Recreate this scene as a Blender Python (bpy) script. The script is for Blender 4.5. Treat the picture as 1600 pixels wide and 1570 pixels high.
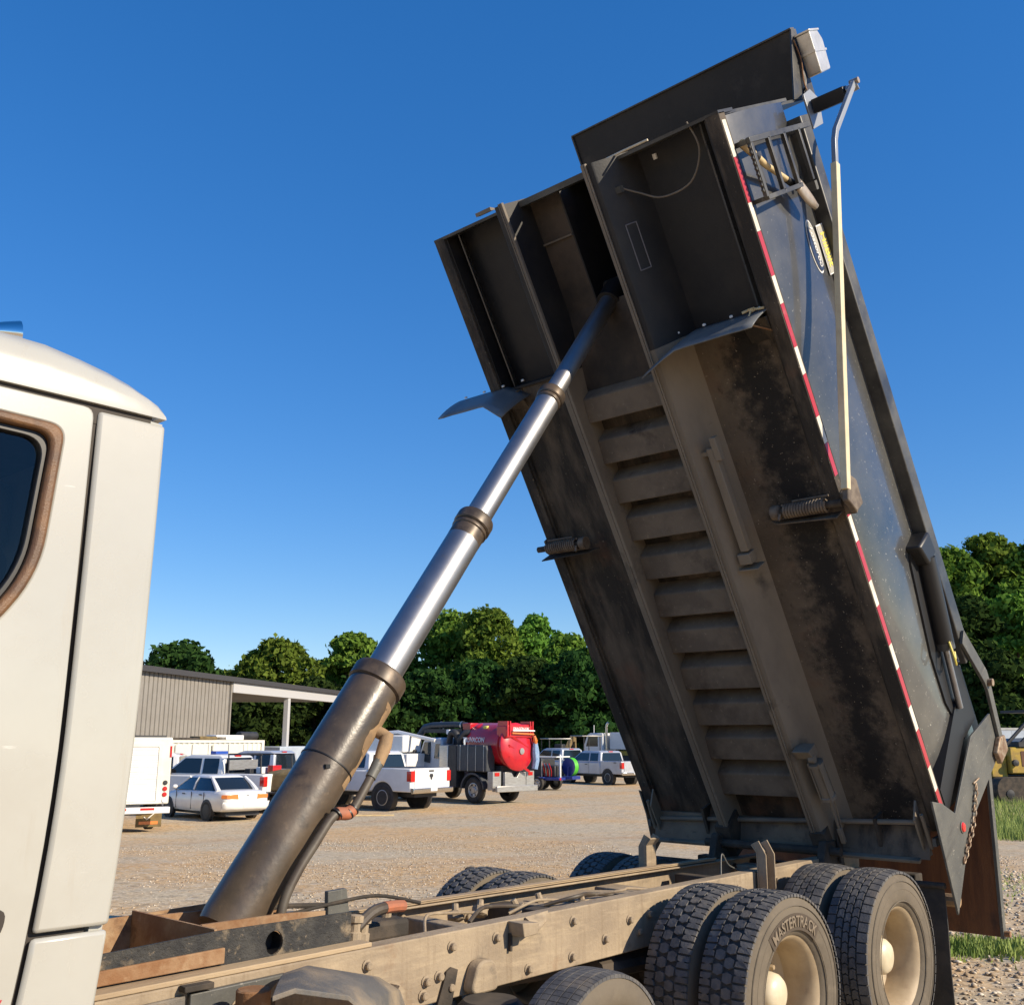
import bpy, bmesh, math, random
import numpy as np
from mathutils import Vector, Matrix
R = math.radians
random.seed(7)
for o in list(bpy.data.objects): bpy.data.objects.remove(o)
SC = bpy.context.scene
COL = SC.collection

# ------------------------------------------------------------------ camera
CAMP = Vector((-6.535, -4.041, 1.816)); PITCH, ROLL, YAW = R(12.81), R(-.25), R(-47.09); FPX = 1620.74
RC = Matrix.Rotation(YAW, 3, 'Z') @ Matrix.Rotation(PITCH, 3, 'X') @ Matrix.Rotation(ROLL, 3, 'Y')
cam = bpy.data.cameras.new('camera'); camo = bpy.data.objects.new('camera', cam); COL.objects.link(camo)
cam.sensor_fit = 'HORIZONTAL'; cam.sensor_width = 36; cam.lens = 36 * FPX / 1600
cam.clip_start = .05; cam.clip_end = 3000
camo.matrix_world = Matrix.Translation(CAMP) @ (RC @ Matrix.Rotation(R(90), 3, 'X')).to_4x4()
SC.camera = camo
# ------------------------------------------------------------------ light
SUN = Vector((.32, -1.0, .60)).normalized()
SEL = math.asin(SUN.z); SAZ = math.atan2(SUN.x, SUN.y)
W = bpy.data.worlds.new('World'); SC.world = W; W.use_nodes = True
nt = W.node_tree; sky = nt.nodes.new('ShaderNodeTexSky'); sky.sky_type = 'NISHITA'; sky.sun_disc = False
sky.sun_elevation = SEL; sky.sun_rotation = SAZ; sky.altitude = 200; sky.air_density = 1.0; sky.dust_density = 0.; sky.ozone_density = 6.0
bg = nt.nodes['Background']; gm_ = nt.nodes.new('ShaderNodeGamma'); gm_.inputs[1].default_value = .68; hs = nt.nodes.new('ShaderNodeHueSaturation'); hs.inputs['Saturation'].default_value = 1.46; hs.inputs['Value'].default_value = 1.30; hs.inputs['Hue'].default_value = .512; nt.links.new(sky.outputs[0], gm_.inputs[0]); nt.links.new(gm_.outputs[0], hs.inputs['Color']); nt.links.new(hs.outputs[0], bg.inputs[0]); bg.inputs[1].default_value = .15
sl = bpy.data.lights.new('sun', 'SUN'); sl.energy = 5.0; sl.angle = R(.53); sl.color = (1.0, .86, .66)
so = bpy.data.objects.new('sun', sl); COL.objects.link(so); so.rotation_euler = SUN.to_track_quat('Z', 'Y').to_euler(); so.location = (10, -30, 30)
vs = SC.view_settings; vs.view_transform = 'Standard'; vs.look = 'None'; vs.gamma = 1; vs.use_curve_mapping = False; vs.exposure = .42
SC.cycles.max_bounces = 8; SC.cycles.use_denoising = True

# ------------------------------------------------------------------ place helpers
def ray(x, y): return RC @ Vector(((x - 800) / FPX, 1, -(y - 785) / FPX))
def sm(a, b, t):
    t = min(1, max(0, (t - a) / (b - a))); return t * t * (3 - 2 * t)
def gz(x, y):
    t = .732 * x + .681 * y
    return -.78 * sm(2, 27, t) + .5 * sm(60, 200, t)
def ongr(px, py):
    r = ray(px, py); s = 5.0
    for _ in range(60):
        p = CAMP + r * s; s += (gz(p.x, p.y) - p.z) / r.z * .7
    p = CAMP + r * s; return Vector((p.x, p.y, gz(p.x, p.y)))
def atd(px, D):
    r = ray(px, 1153); h = math.hypot(r.x, r.y); x = CAMP.x + r.x / h * D; y = CAMP.y + r.y / h * D
    return Vector((x, y, gz(x, y)))
def hgt(py, D): return CAMP.z + (1153 - py) / FPX * D      # world height seen at row py, distance D

# ------------------------------------------------------------------ materials
def mat(name, col, rough=.5, metal=0., col2=None, scale=4., lo=.42, hi=.6, bump=0., bscale=60., layers=(), coat=0., spec=.5, stretch=(1, 1, 1), emis=None, alpha=None, trans=0.):
    m = bpy.data.materials.new(name); m.use_nodes = True; t = m.node_tree; N = t.nodes; L = t.links
    b = N['Principled BSDF']; tc = N.new('ShaderNodeTexCoord')
    def noise(sc, st=(1, 1, 1), det=6, off=0.):
        mp = N.new('ShaderNodeMapping'); mp.inputs['Scale'].default_value = st; mp.inputs['Location'].default_value = (off, off * .7, off * 1.3)
        L.new(tc.outputs['Object'], mp.inputs[0]); n = N.new('ShaderNodeTexNoise'); n.inputs['Scale'].default_value = sc; n.inputs['Detail'].default_value = det
        n.inputs['Roughness'].default_value = .62
        L.new(mp.outputs[0], n.inputs['Vector']); return n.outputs['Fac']
    def ramp(s, a, c):
        r = N.new('ShaderNodeMapRange'); r.inputs[1].default_value = a; r.inputs[2].default_value = c; L.new(s, r.inputs[0]); return r.outputs[0]
    def mix(f, a, c):
        x = N.new('ShaderNodeMix'); x.data_type = 'RGBA'
        for k, v in ((0, f), (6, a), (7, c)):
            if isinstance(v, (tuple, list)): x.inputs[k].default_value = (*v[:3], 1)
            elif isinstance(v, float): x.inputs[k].default_value = v
            else: L.new(v, x.inputs[k])
        return x.outputs[2]
    def mixf(f, a, c):
        x = N.new('ShaderNodeMix')
        for k, v in ((0, f), (2, a), (3, c)):
            if isinstance(v, (int, float)): x.inputs[k].default_value = v
            else: L.new(v, x.inputs[k])
        return x.outputs[0]
    cur = tuple(col); rg = rough; mt = metal
    if col2 is not None:
        cur = mix(ramp(noise(scale, stretch), lo, hi), tuple(col), tuple(col2))
    for i, l in enumerate(layers):
        f = ramp(noise(l.get('scale', 6), l.get('st', (1, 1, 1)), l.get('det', 7), l.get('off', 3.1 * i + 1)), l.get('lo', .5), l.get('hi', .62))
        for ax, a0, a1 in l.get('axis', ()):
            sp = N.new('ShaderNodeSeparateXYZ'); L.new(tc.outputs['Object'], sp.inputs[0])
            g = ramp(sp.outputs[ax], a0, a1); mu = N.new('ShaderNodeMath'); mu.operation = 'MULTIPLY'; L.new(f, mu.inputs[0]); L.new(g, mu.inputs[1]); f = mu.outputs[0]
        if 'amt' in l:
            mu = N.new('ShaderNodeMath'); mu.operation = 'MULTIPLY'; L.new(f, mu.inputs[0]); mu.inputs[1].default_value = l['amt']; f = mu.outputs[0]
        cur = mix(f, cur, tuple(l['col']))
        if 'rough' in l: rg = mixf(f, rg, l['rough'])
        if 'metal' in l: mt = mixf(f, mt, l['metal'])
    def put(key, v):
        if isinstance(v, tuple): b.inputs[key].default_value = (*v[:3], 1)
        elif isinstance(v, (int, float)): b.inputs[key].default_value = v
        else: L.new(v, b.inputs[key])
    put('Base Color', cur); put('Roughness', rg); put('Metallic', mt); b.inputs['Specular IOR Level'].default_value = spec
    b.inputs['Coat Weight'].default_value = coat; b.inputs['Coat Roughness'].default_value = .06
    if trans: b.inputs['Transmission Weight'].default_value = trans
    if bump:
        bp = N.new('ShaderNodeBump'); bp.inputs['Strength'].default_value = bump; bp.inputs['Distance'].default_value = .01
        L.new(noise(bscale, stretch, 5, 9.), bp.inputs['Height']); L.new(bp.outputs[0], b.inputs['Normal'])
    if emis: b.inputs['Emission Color'].default_value = (*emis[:3], 1); b.inputs['Emission Strength'].default_value = emis[3]
    return m
def glassmat(name, tint=(.25, .3, .3), mixf=.35, rough=.02):
    m = bpy.data.materials.new(name); m.use_nodes = True; t = m.node_tree; t.nodes.clear()
    o = t.nodes.new('ShaderNodeOutputMaterial'); tr = t.nodes.new('ShaderNodeBsdfTransparent'); tr.inputs[0].default_value = (*tint, 1)
    gl = t.nodes.new('ShaderNodeBsdfGlossy'); gl.inputs['Roughness'].default_value = rough; gl.inputs[0].default_value = (1, 1, 1, 1)
    fr = t.nodes.new('ShaderNodeFresnel'); fr.inputs[0].default_value = 1.5
    mx = t.nodes.new('ShaderNodeMixShader'); t.links.new(fr.outputs[0], mx.inputs[0]); t.links.new(tr.outputs[0], mx.inputs[1]); t.links.new(gl.outputs[0], mx.inputs[2]); t.links.new(mx.outputs[0], o.inputs[0])
    return m
def bandmat(name, base, base2, dark, speck):
    m = mat(name, base, .85, col2=base2, scale=2.2, bump=.55, bscale=38, layers=[dict(col=(.15, .08, .05), scale=2.5, lo=.58, hi=.72, amt=.5, off=6), dict(col=(.03, .026, .022), scale=20, st=(.35, 1, 1), lo=.60, hi=.70, amt=.6, off=2)])
    t = m.node_tree; N = t.nodes; L = t.links; b = N['Principled BSDF']; src = b.inputs['Base Color'].links[0].from_socket
    tc = N.new('ShaderNodeTexCoord'); sp = N.new('ShaderNodeSeparateXYZ'); L.new(tc.outputs['Object'], sp.inputs[0])
    def mth(op, a, c=None, d=None):
        x = N.new('ShaderNodeMath'); x.operation = op
        for k, v in enumerate((a, c, d)):
            if v is None: continue
            if isinstance(v, (int, float)): x.inputs[k].default_value = v
            else: L.new(v, x.inputs[k])
        return x.outputs[0]
    nz_ = N.new('ShaderNodeTexNoise'); nz_.inputs['Scale'].default_value = 9; nz_.inputs['Detail'].default_value = 8; nz_.inputs['Roughness'].default_value = .7; L.new(tc.outputs['Object'], nz_.inputs['Vector'])
    n2 = N.new('ShaderNodeTexNoise'); n2.inputs['Scale'].default_value = 1.4; n2.inputs['Detail'].default_value = 3; L.new(tc.outputs['Object'], n2.inputs['Vector'])
    cen = mth('MULTIPLY_ADD', sp.outputs[0], -.050, .80)            # the band drifts outwards to the front
    f = mth('SUBTRACT', mth('ABSOLUTE', sp.outputs[1]), cen); f = mth('MULTIPLY_ADD', mth('SUBTRACT', n2.outputs['Fac'], .5), .55, f); f = mth('ABSOLUTE', f)
    f = mth('MULTIPLY_ADD', mth('SUBTRACT', nz_.outputs['Fac'], .5), .62, f)
    mr = N.new('ShaderNodeMapRange'); mr.interpolation_type = 'SMOOTHSTEP'; mr.inputs[1].default_value = .27; mr.inputs[2].default_value = .02; L.new(f, mr.inputs[0])
    mx = N.new('ShaderNodeMix'); mx.data_type = 'RGBA'; L.new(mr.outputs[0], mx.inputs[0]); L.new(src, mx.inputs[6]); mx.inputs[7].default_value = (*dark, 1)
    n3 = N.new('ShaderNodeTexNoise'); n3.inputs['Scale'].default_value = 60; n3.inputs['Detail'].default_value = 2; L.new(tc.outputs['Object'], n3.inputs['Vector'])
    m2 = N.new('ShaderNodeMapRange'); m2.inputs[1].default_value = .70; m2.inputs[2].default_value = .74; L.new(n3.outputs['Fac'], m2.inputs[0])
    my = N.new('ShaderNodeMix'); my.data_type = 'RGBA'; L.new(m2.outputs[0], my.inputs[0]); L.new(mx.outputs[2], my.inputs[6]); my.inputs[7].default_value = (*speck, 1); L.new(my.outputs[2], b.inputs['Base Color']); return m
DUST = (.42, .31, .19)
MT = {}
MT['cab'] = mat('cab_white_paint', (.42, .418, .38), .26, col2=(.395, .392, .355), scale=1.2, coat=.5, layers=[dict(col=(.30, .275, .22), scale=2.2, lo=.5, hi=.8, amt=.4, rough=.5), dict(col=(.30, .25, .18), scale=14, st=(1, 1, .12), lo=.60, hi=.75, amt=.35, rough=.5), dict(col=(.62, .61, .57), scale=60, st=(.15, 1, 1), lo=.70, hi=.74, amt=.6)])
MT['seam'] = mat('dark_seam_rubber', (.035, .028, .022), .7)
MT['winrub'] = mat('aged_window_rubber', (.10, .055, .030), .45, col2=(.20, .10, .04), scale=9, lo=.4, hi=.7, bump=.3, bscale=220)
MT['black'] = mat('satin_black', (.012, .012, .013), .45)
MT['interior'] = mat('cab_interior_grey', (.075, .066, .055), .8, col2=(.10, .088, .075))
MT['orange'] = mat('orange_cloth', (.55, .09, .02), .8, col2=(.40, .05, .02), scale=12)
MT['chrome'] = mat('chrome', (.82, .82, .8), .08, 1.)
MT['rail'] = mat('dusty_frame_paint', (.335, .262, .175), .8, col2=(.255, .198, .135), scale=2.2, bump=.35, bscale=45, layers=[
    dict(col=(.085, .072, .058), scale=5, lo=.60, hi=.74, amt=.8), dict(col=(.20, .10, .045), scale=3.2, lo=.62, hi=.75, amt=.7, off=7), dict(col=(.46, .36, .235), scale=14, st=(.3, 1, 2), lo=.5, hi=.75, amt=.6), dict(col=(.20, .145, .09), scale=38, st=(1, 1, .07), lo=.5, hi=.72, amt=.55), dict(col=(.14, .115, .085), scale=60, lo=.64, hi=.72, amt=.6)])
MT['railtop'] = mat('dusty_frame_top', (.40, .30, .185), .85, col2=(.30, .22, .14), scale=3, bump=.4, bscale=60, stretch=(.25, 1, 1), layers=[dict(col=(.16, .10, .06), scale=6, lo=.58, hi=.7, amt=.7, st=(.2, 2, 1))])
MT['rust'] = mat('bare_rusty_steel', (.215, .105, .045), .85, col2=(.33, .215, .12), scale=3.5, bump=.4, bscale=50, layers=[dict(col=(.09, .045, .025), scale=7, lo=.58, hi=.7, amt=.8), dict(col=(.42, .31, .19), scale=11, lo=.58, hi=.75, amt=.7)])
MT['tarblack'] = mat('flaking_black_undercoat', (.022, .022, .022), .75, col2=(.05, .048, .043), scale=9, bump=.9, bscale=70, layers=[dict(col=(.33, .25, .155), scale=7, lo=.55, hi=.7, amt=.75), dict(col=(.36, .27, .17), scale=30, lo=.6, hi=.7, amt=.6)])
MT['cylpaint'] = mat('oily_cylinder_paint', (.050, .040, .030), .32, col2=(.085, .062, .042), scale=3, coat=.1, bump=.15, bscale=25, layers=[dict(col=(.13, .095, .062), scale=1.6, lo=.46, hi=.70, amt=.7, rough=.6), dict(col=(.022, .018, .015), scale=5, lo=.60, hi=.70, amt=.7), dict(col=(.33, .235, .14), scale=26, lo=.60, hi=.8, amt=.35, rough=.8)])
MT['baybrown'] = mat('brown_stained_bay', (.030, .024, .019), .7, col2=(.085, .062, .043), scale=1.6, bump=.3, layers=[dict(col=(.012, .011, .011), scale=1.1, lo=.45, hi=.62), dict(col=(.14, .11, .08), scale=30, lo=.66, hi=.74, amt=.5)])
MT['cyldust'] = mat('dusty_cylinder_fitting', (.34, .22, .115), .8, col2=(.22, .145, .08), scale=6, bump=.3)
MT['rod'] = mat('hard_chrome_rod', (.34, .34, .35), .44, .95, col2=(.26, .265, .28), scale=2, lo=.35, hi=.7, layers=[dict(col=(.36, .36, .37), scale=7, lo=.45, hi=.7, amt=.6, rough=.48), dict(col=(.28, .24, .18), scale=16, lo=.62, hi=.8, amt=.6, rough=.55)], bump=.03, bscale=160)
MT['collar'] = mat('oily_gland_ring', (.055, .042, .032), .42, col2=(.11, .08, .055), scale=12, metal=.3)
MT['rubber'] = mat('tyre_rubber', (.026, .026, .027), .75, col2=(.05, .047, .042), scale=5, bump=.2, bscale=90, layers=[dict(col=(.22, .17, .11), scale=9, lo=.52, hi=.8, amt=.45)])
MT['tread'] = mat('worn_tread_rubber', (.065, .064, .066), .7, col2=(.11, .105, .10), scale=11, bump=.35, bscale=70, layers=[dict(col=(.26, .205, .14), scale=8, lo=.52, hi=.78, amt=.5)])
MT['sidewall'] = mat('dusty_sidewall', (.135, .110, .078), .85, col2=(.105, .085, .060), scale=3, bump=.25, bscale=30, layers=[dict(col=(.09, .075, .06), scale=7, lo=.58, hi=.74, amt=.6), dict(col=(.19, .155, .11), scale=12, lo=.55, hi=.75, amt=.5)])
MT['letter'] = mat('raised_sidewall_letter', (.19, .15, .105), .85)
MT['letterbg'] = mat('letter_band', (.07, .052, .036), .85)
MT['rim'] = mat('dusty_cream_rim', (.44, .345, .22), .6, col2=(.33, .25, .155), scale=3, layers=[dict(col=(.25, .17, .10), scale=9, lo=.6, hi=.75, amt=.6)])
MT['hub'] = mat('cream_hub_cap', (.66, .58, .42), .4, col2=(.56, .48, .33), scale=6)
MT['under'] = mat('dusty_bed_underside', (.130, .098, .068), .8, col2=(.20, .150, .10), scale=2.3, bump=.35, bscale=40, layers=[
    dict(col=(.018, .016, .015), scale=2.6, lo=.50, hi=.66, st=(.5, 1.6, 1)), dict(col=(.20, .115, .07), scale=3, lo=.60, hi=.75, amt=.6, off=8), dict(col=(.24, .195, .14), scale=40, lo=.66, hi=.72, amt=.6), dict(col=(.02, .018, .018), scale=24, st=(1, .3, 1), lo=.6, hi=.7, amt=.6, off=5)])
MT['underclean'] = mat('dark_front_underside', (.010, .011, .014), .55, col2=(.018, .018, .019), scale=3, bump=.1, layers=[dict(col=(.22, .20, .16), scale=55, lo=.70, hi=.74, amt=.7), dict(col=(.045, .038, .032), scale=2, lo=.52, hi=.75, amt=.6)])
MT['mud_shade'] = mat('caked_mud_and_shade', (.026, .022, .018), .85, col2=(.12, .094, .068), scale=2.0, lo=.45, hi=.62, bump=.6, bscale=38, stretch=(.55, 1.8, 1), layers=[dict(col=(.30, .25, .18), scale=45, lo=.66, hi=.71, amt=.7), dict(col=(.15, .075, .045), scale=2.5, lo=.58, hi=.7, amt=.5, off=6)])  # caked mud; on the centre floor its dark tone also paints shade
MT['shieldmat'] = mat('dusty_black_shield', (.013, .013, .014), .6, col2=(.022, .020, .019), scale=3, layers=[dict(col=(.085, .075, .064), scale=1.5, lo=.53, hi=.72, amt=.75), dict(col=(.012, .011, .011), scale=34, lo=.62, hi=.68, amt=.8)], bump=.1)
MT['mudpanel'] = bandmat('mud_streaked_panel', (.135, .106, .076), (.092, .072, .053), (.011, .010, .010), (.24, .20, .15))
MT['rib'] = mat('dusty_cross_member', (.165, .132, .096), .85, col2=(.118, .094, .070), scale=4, bump=.3, layers=[dict(col=(.035, .022, .016), scale=1.15, lo=.52, hi=.66, amt=.85, off=4), dict(col=(.028, .018, .014), scale=2.3, lo=.60, hi=.72, amt=.9), dict(col=(.32, .26, .18), scale=35, lo=.6, hi=.72, amt=.5)])
MT['sill'] = mat('dusty_sill_steel', (.20, .166, .124), .7, col2=(.14, .117, .09), scale=2, bump=.25, bscale=30, stretch=(.4, 1, 1), layers=[dict(col=(.025, .023, .022), scale=3, lo=.60, hi=.74, amt=.8), dict(col=(.24, .17, .11), scale=5, lo=.62, hi=.74, amt=.6, off=5)])
MT['side'] = mat('black_side_paint', (.030, .032, .036), .26, coat=.6, layers=[dict(col=(.105, .105, .10), scale=1.1, lo=.35, hi=.75, amt=.62, rough=.36), 
    dict(col=(.21, .20, .165), scale=1.4, lo=.40, hi=.75, amt=.55, rough=.55, axis=[(0, -4.2, -1.2)]), dict(col=(.50, .48, .42), scale=48, lo=.66, hi=.70, amt=.8, rough=.7, det=3, axis=[(0, -5, -1.5)]), dict(col=(.10, .095, .08), scale=5, lo=.45, hi=.8, amt=.4, rough=.5)], bump=.05, bscale=8)
MT['trim'] = mat('black_trim_paint', (.022, .023, .026), .42, col2=(.06, .06, .055), scale=3, layers=[dict(col=(.24, .22, .18), scale=40, lo=.64, hi=.72, amt=.7), dict(col=(.17, .165, .14), scale=2, lo=.45, hi=.75, amt=.5, rough=.7)])
MT['wing'] = mat('dusty_corner_plate', (.115, .113, .098), .55, col2=(.07, .071, .066), scale=3.5, lo=.38, hi=.66, layers=[dict(col=(.30, .28, .23), scale=9, st=(1, 1, .15), lo=.62, hi=.74, amt=.55), dict(col=(.42, .39, .33), scale=26, lo=.68, hi=.71, amt=.8, off=11), dict(col=(.34, .31, .25), scale=42, lo=.63, hi=.72, amt=.7), dict(col=(.05, .045, .04), scale=10, st=(1, 1, .2), lo=.6, hi=.7, amt=.6)], bump=.15)
MT['red'] = mat('red_reflective_tape', (.42, .035, .045), .35, col2=(.42, .03, .04), scale=6, layers=[dict(col=(.35, .24, .16), scale=20, lo=.6, hi=.8, amt=.4)])
MT['white'] = mat('white_reflective_tape', (.74, .70, .58), .4, col2=(.62, .57, .45), scale=6, layers=[dict(col=(.35, .27, .17), scale=14, lo=.6, hi=.8, amt=.5)])
MT['lens'] = mat('red_marker_lens', (.62, .02, .015), .2, coat=.6)
MT['arm'] = mat('beige_tarp_arm', (.66, .58, .38), .5, col2=(.58, .50, .32), scale=8)
MT['armsteel'] = mat('galvanised_arm', (.30, .32, .34), .42, .5)
MT['spring'] = mat('dirty_spring', (.16, .125, .09), .7, col2=(.10, .075, .055), scale=18)
MT['flap'] = mat('grey_plastic_flap', (.115, .125, .135), .42, col2=(.155, .16, .16), scale=5, spec=.5)
MT['gate'] = mat('rusty_tailgate', (.095, .034, .014), .55, col2=(.16, .062, .022), scale=4, stretch=(1, 3, .35), bump=.3, layers=[dict(col=(.03, .018, .014), scale=2.2, lo=.5, hi=.66)])
MT['chain'] = mat('rusty_chain', (.20, .12, .07), .6, .4, col2=(.34, .27, .19), scale=25)
MT['wood'] = mat('pale_ash_wood', (.66, .52, .28), .5, col2=(.55, .40, .20), scale=5, stretch=(1, 6, 6))
MT['lightbox'] = mat('stainless_light_box', (.72, .70, .64), .34, .75, col2=(.60, .58, .52), scale=7)
MT['steel'] = mat('worn_shovel_steel', (.42, .36, .29), .45, .6, col2=(.30, .23, .17), scale=6)
MT['decalgrey'] = mat('decal_grey', (.38, .37, .32), .5)
MT['decalblue'] = mat('decal_navy', (.02, .035, .08), .4)
MT['decalyel'] = mat('decal_yellow', (.78, .66, .12), .5)
MT['decalwhite'] = mat('decal_white', (.82, .82, .80), .5)
MT['engrave'] = mat('scratched_plate_mark', (.16, .16, .18), .5)
MT['hoserub'] = mat('hydraulic_hose', (.085, .070, .052), .55, col2=(.06, .045, .033), scale=12)
MT['orangewrap'] = mat('orange_hose_sleeve', (.30, .115, .065), .7, col2=(.40, .13, .06), scale=14)
MT['plastic'] = mat('dusty_black_plastic', (.10, .096, .090), .7, col2=(.16, .14, .115), scale=4, bump=.4, bscale=80, layers=[dict(col=(.34, .26, .165), scale=2.5, lo=.46, hi=.68, amt=.85)])
MT['mudflap'] = mat('mudflap_rubber', (.03, .028, .026), .7, col2=(.075, .062, .048), scale=4)
MT['glass'] = glassmat('window_glass', (.55, .62, .64))
MT['dark'] = mat('dark_undercarriage', (.035, .029, .023), .85, col2=(.075, .058, .042), scale=6, bump=.3)
# ------------------------------------------------------------------ mesh helpers
class MB:
    def __init__(s): s.v = []; s.f = []
    def add(s, vs, fs):
        n = len(s.v); s.v += [tuple(v) for v in vs]; s.f += [tuple(i + n for i in f) for f in fs]; return s
    def box(s, x0, x1, y0, y1, z0, z1):
        return s.add([(x0, y0, z0), (x1, y0, z0), (x1, y1, z0), (x0, y1, z0), (x0, y0, z1), (x1, y0, z1), (x1, y1, z1), (x0, y1, z1)],
                     [(0, 3, 2, 1), (4, 5, 6, 7), (0, 1, 5, 4), (1, 2, 6, 5), (2, 3, 7, 6), (3, 0, 4, 7)])
    def hexa(s, a, b):      # two quads (4 points each) joined
        return s.add(list(a) + list(b), [(3, 2, 1, 0), (4, 5, 6, 7)] + [(i, (i + 1) % 4, (i + 1) % 4 + 4, i + 4) for i in range(4)])
    def prism(s, poly, ax, a, b):   # polygon in the two other axes, extruded along ax
        def P(p, h):
            q = list(p); q.insert(ax, h); return tuple(q)
        n = len(poly); return s.add([P(p, a) for p in poly] + [P(p, b) for p in poly], [tuple(range(n))[::-1], tuple(range(n, 2 * n))] + [(i, (i + 1) % n, n + (i + 1) % n, n + i) for i in range(n)])
    def loft(s, rings, cap=True, close=True):
        n = len(rings[0]); m = len(rings); vs = [p for r in rings for p in r]; fs = []
        for j in range(m - 1):
            for i in range(n if close else n - 1):
                k = (i + 1) % n; fs.append((j * n + i, j * n + k, (j + 1) * n + k, (j + 1) * n + i))
        if cap: fs += [tuple(range(n))[::-1], tuple(range((m - 1) * n, m * n))]
        return s.add(vs, fs)
    def tube(s, pts, r, seg=10, cap=True):
        pts = [Vector(p) for p in pts]; rs = r if isinstance(r, (list, tuple)) else [r] * len(pts); rings = []; up = None
        for i, p in enumerate(pts):
            t = (pts[min(i + 1, len(pts) - 1)] - pts[max(i - 1, 0)]).normalized()
            if up is None: up = Vector((0, 0, 1)) if abs(t.z) < .9 else Vector((1, 0, 0))
            a = t.cross(up).normalized(); b = a.cross(t).normalized(); up = b
            rings.append([p + rs[i] * (math.cos(q) * a + math.sin(q) * b) for q in [2 * math.pi * k / seg for k in range(seg)]])
        return s.loft(rings, cap)
    def lathe(s, prof, o, ax, seg=32, cap=True):   # prof [(radius, height along axis)]
        o = Vector(o); ax = Vector(ax).normalized(); u = ax.orthogonal().normalized(); w = ax.cross(u)
        return s.loft([[o + ax * h + r * (math.cos(q) * u + math.sin(q) * w) for q in [2 * math.pi * k / seg for k in range(seg)]] for r, h in prof], cap)
    def plate(s, poly3, nrm, t):
        n = Vector(nrm).normalized() * t; k = len(poly3); P = [Vector(p) for p in poly3]
        return s.add(P + [p + n for p in P], [tuple(range(k))[::-1], tuple(range(k, 2 * k))] + [(i, (i + 1) % k, k + (i + 1) % k, k + i) for i in range(k)])
    def map(s, fn): s.v = [tuple(fn(*v)) for v in s.v]; return s
    def mesh(s, name, smooth=35):
        me = bpy.data.meshes.new(name); me.from_pydata([tuple(v) for v in s.v], [], s.f)
        bm = bmesh.new(); bm.from_mesh(me); bmesh.ops.recalc_face_normals(bm, faces=bm.faces); bm.to_mesh(me); bm.free()
        if smooth:
            me.polygons.foreach_set('use_smooth', [True] * len(me.polygons)); me.set_sharp_from_angle(angle=R(smooth))
        me.update(); return me
def obj(name, mb, m, parent=None, bev=0., smooth=35, label=None, kind=None):
    me = mb.mesh(name, smooth) if isinstance(mb, MB) else mb
    o = bpy.data.objects.new(name, me); COL.objects.link(o)
    if m is not None and not me.materials: me.materials.append(MT[m] if isinstance(m, str) else m)
    if parent is not None: o.parent = parent
    if bev:
        b = o.modifiers.new('bevel', 'BEVEL'); b.width = bev; b.segments = 2; b.limit_method = 'ANGLE'; b.angle_limit = R(35)
    if label: o['label'] = label
    if kind: o['kind'] = kind
    return o
def tag(o, label=None, cat=None, group=None, kind=None):
    for k, v in (('label', label), ('category', cat), ('group', group), ('kind', kind)):
        if v: o[k] = v
    return o
def thing(name, label, cat, loc=(0, 0, 0), rz=0., group=None):
    o = bpy.data.objects.new(name, None); COL.objects.link(o); o.location = loc; o.rotation_euler = (0, 0, rz); o.empty_display_size = .2
    return tag(o, label, cat, group)
def share(name, src, parent, loc=None, rot=None, scale=None):
    o = bpy.data.objects.new(name, src.data); COL.objects.link(o); o.parent = parent
    for md in src.modifiers:
        if md.type == 'BEVEL':
            b = o.modifiers.new('bevel', 'BEVEL'); b.width = md.width; b.segments = md.segments; b.limit_method = 'ANGLE'; b.angle_limit = md.angle_limit
    if loc is not None: o.location = loc
    if rot is not None: o.rotation_euler = rot
    if scale is not None: o.scale = scale
    return o
def rrect(x0, x1, z0, z1, r, n=5):
    out = []
    for cx, cz, a in ((x1 - r, z1 - r, 0), (x0 + r, z1 - r, 90), (x0 + r, z0 + r, 180), (x1 - r, z0 + r, 270)):
        for k in range(n + 1):
            q = R(a + 90 * k / n); out.append((cx + r * math.cos(q), cz + r * math.sin(q)))
    return out
def roundpoly(poly, r, n=5):
    out = []; k = len(poly)
    for i in range(k):
        p = Vector(poly[i]); a = (Vector(poly[i - 1]) - p); b = (Vector(poly[(i + 1) % k]) - p)
        rr = r[i] if isinstance(r, (list, tuple)) else r; rr = min(rr, a.length * .45, b.length * .45)
        if rr < 1e-4: out.append(tuple(p)); continue
        A = p + a.normalized() * rr; B = p + b.normalized() * rr
        for j in range(n + 1):
            t = j / n; q = A * (1 - t) ** 2 + p * 2 * t * (1 - t) + B * t * t; out.append((q.x, q.y))
    return out
def rayhit(poly, c, d):
    best = None; k = len(poly)
    for i in range(k):
        ax, ay = poly[i]; bx, by = poly[(i + 1) % k]; ex, ey = bx - ax, by - ay; den = d[0] * ey - d[1] * ex
        if abs(den) < 1e-9: continue
        t = ((ax - c[0]) * ey - (ay - c[1]) * ex) / den; s = ((ax - c[0]) * d[1] - (ay - c[1]) * d[0]) / den
        if t > 0 and -1e-6 <= s <= 1 + 1e-6 and (best is None or t > best): best = t
    return (c[0] + d[0] * best, c[1] + d[1] * best)
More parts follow.
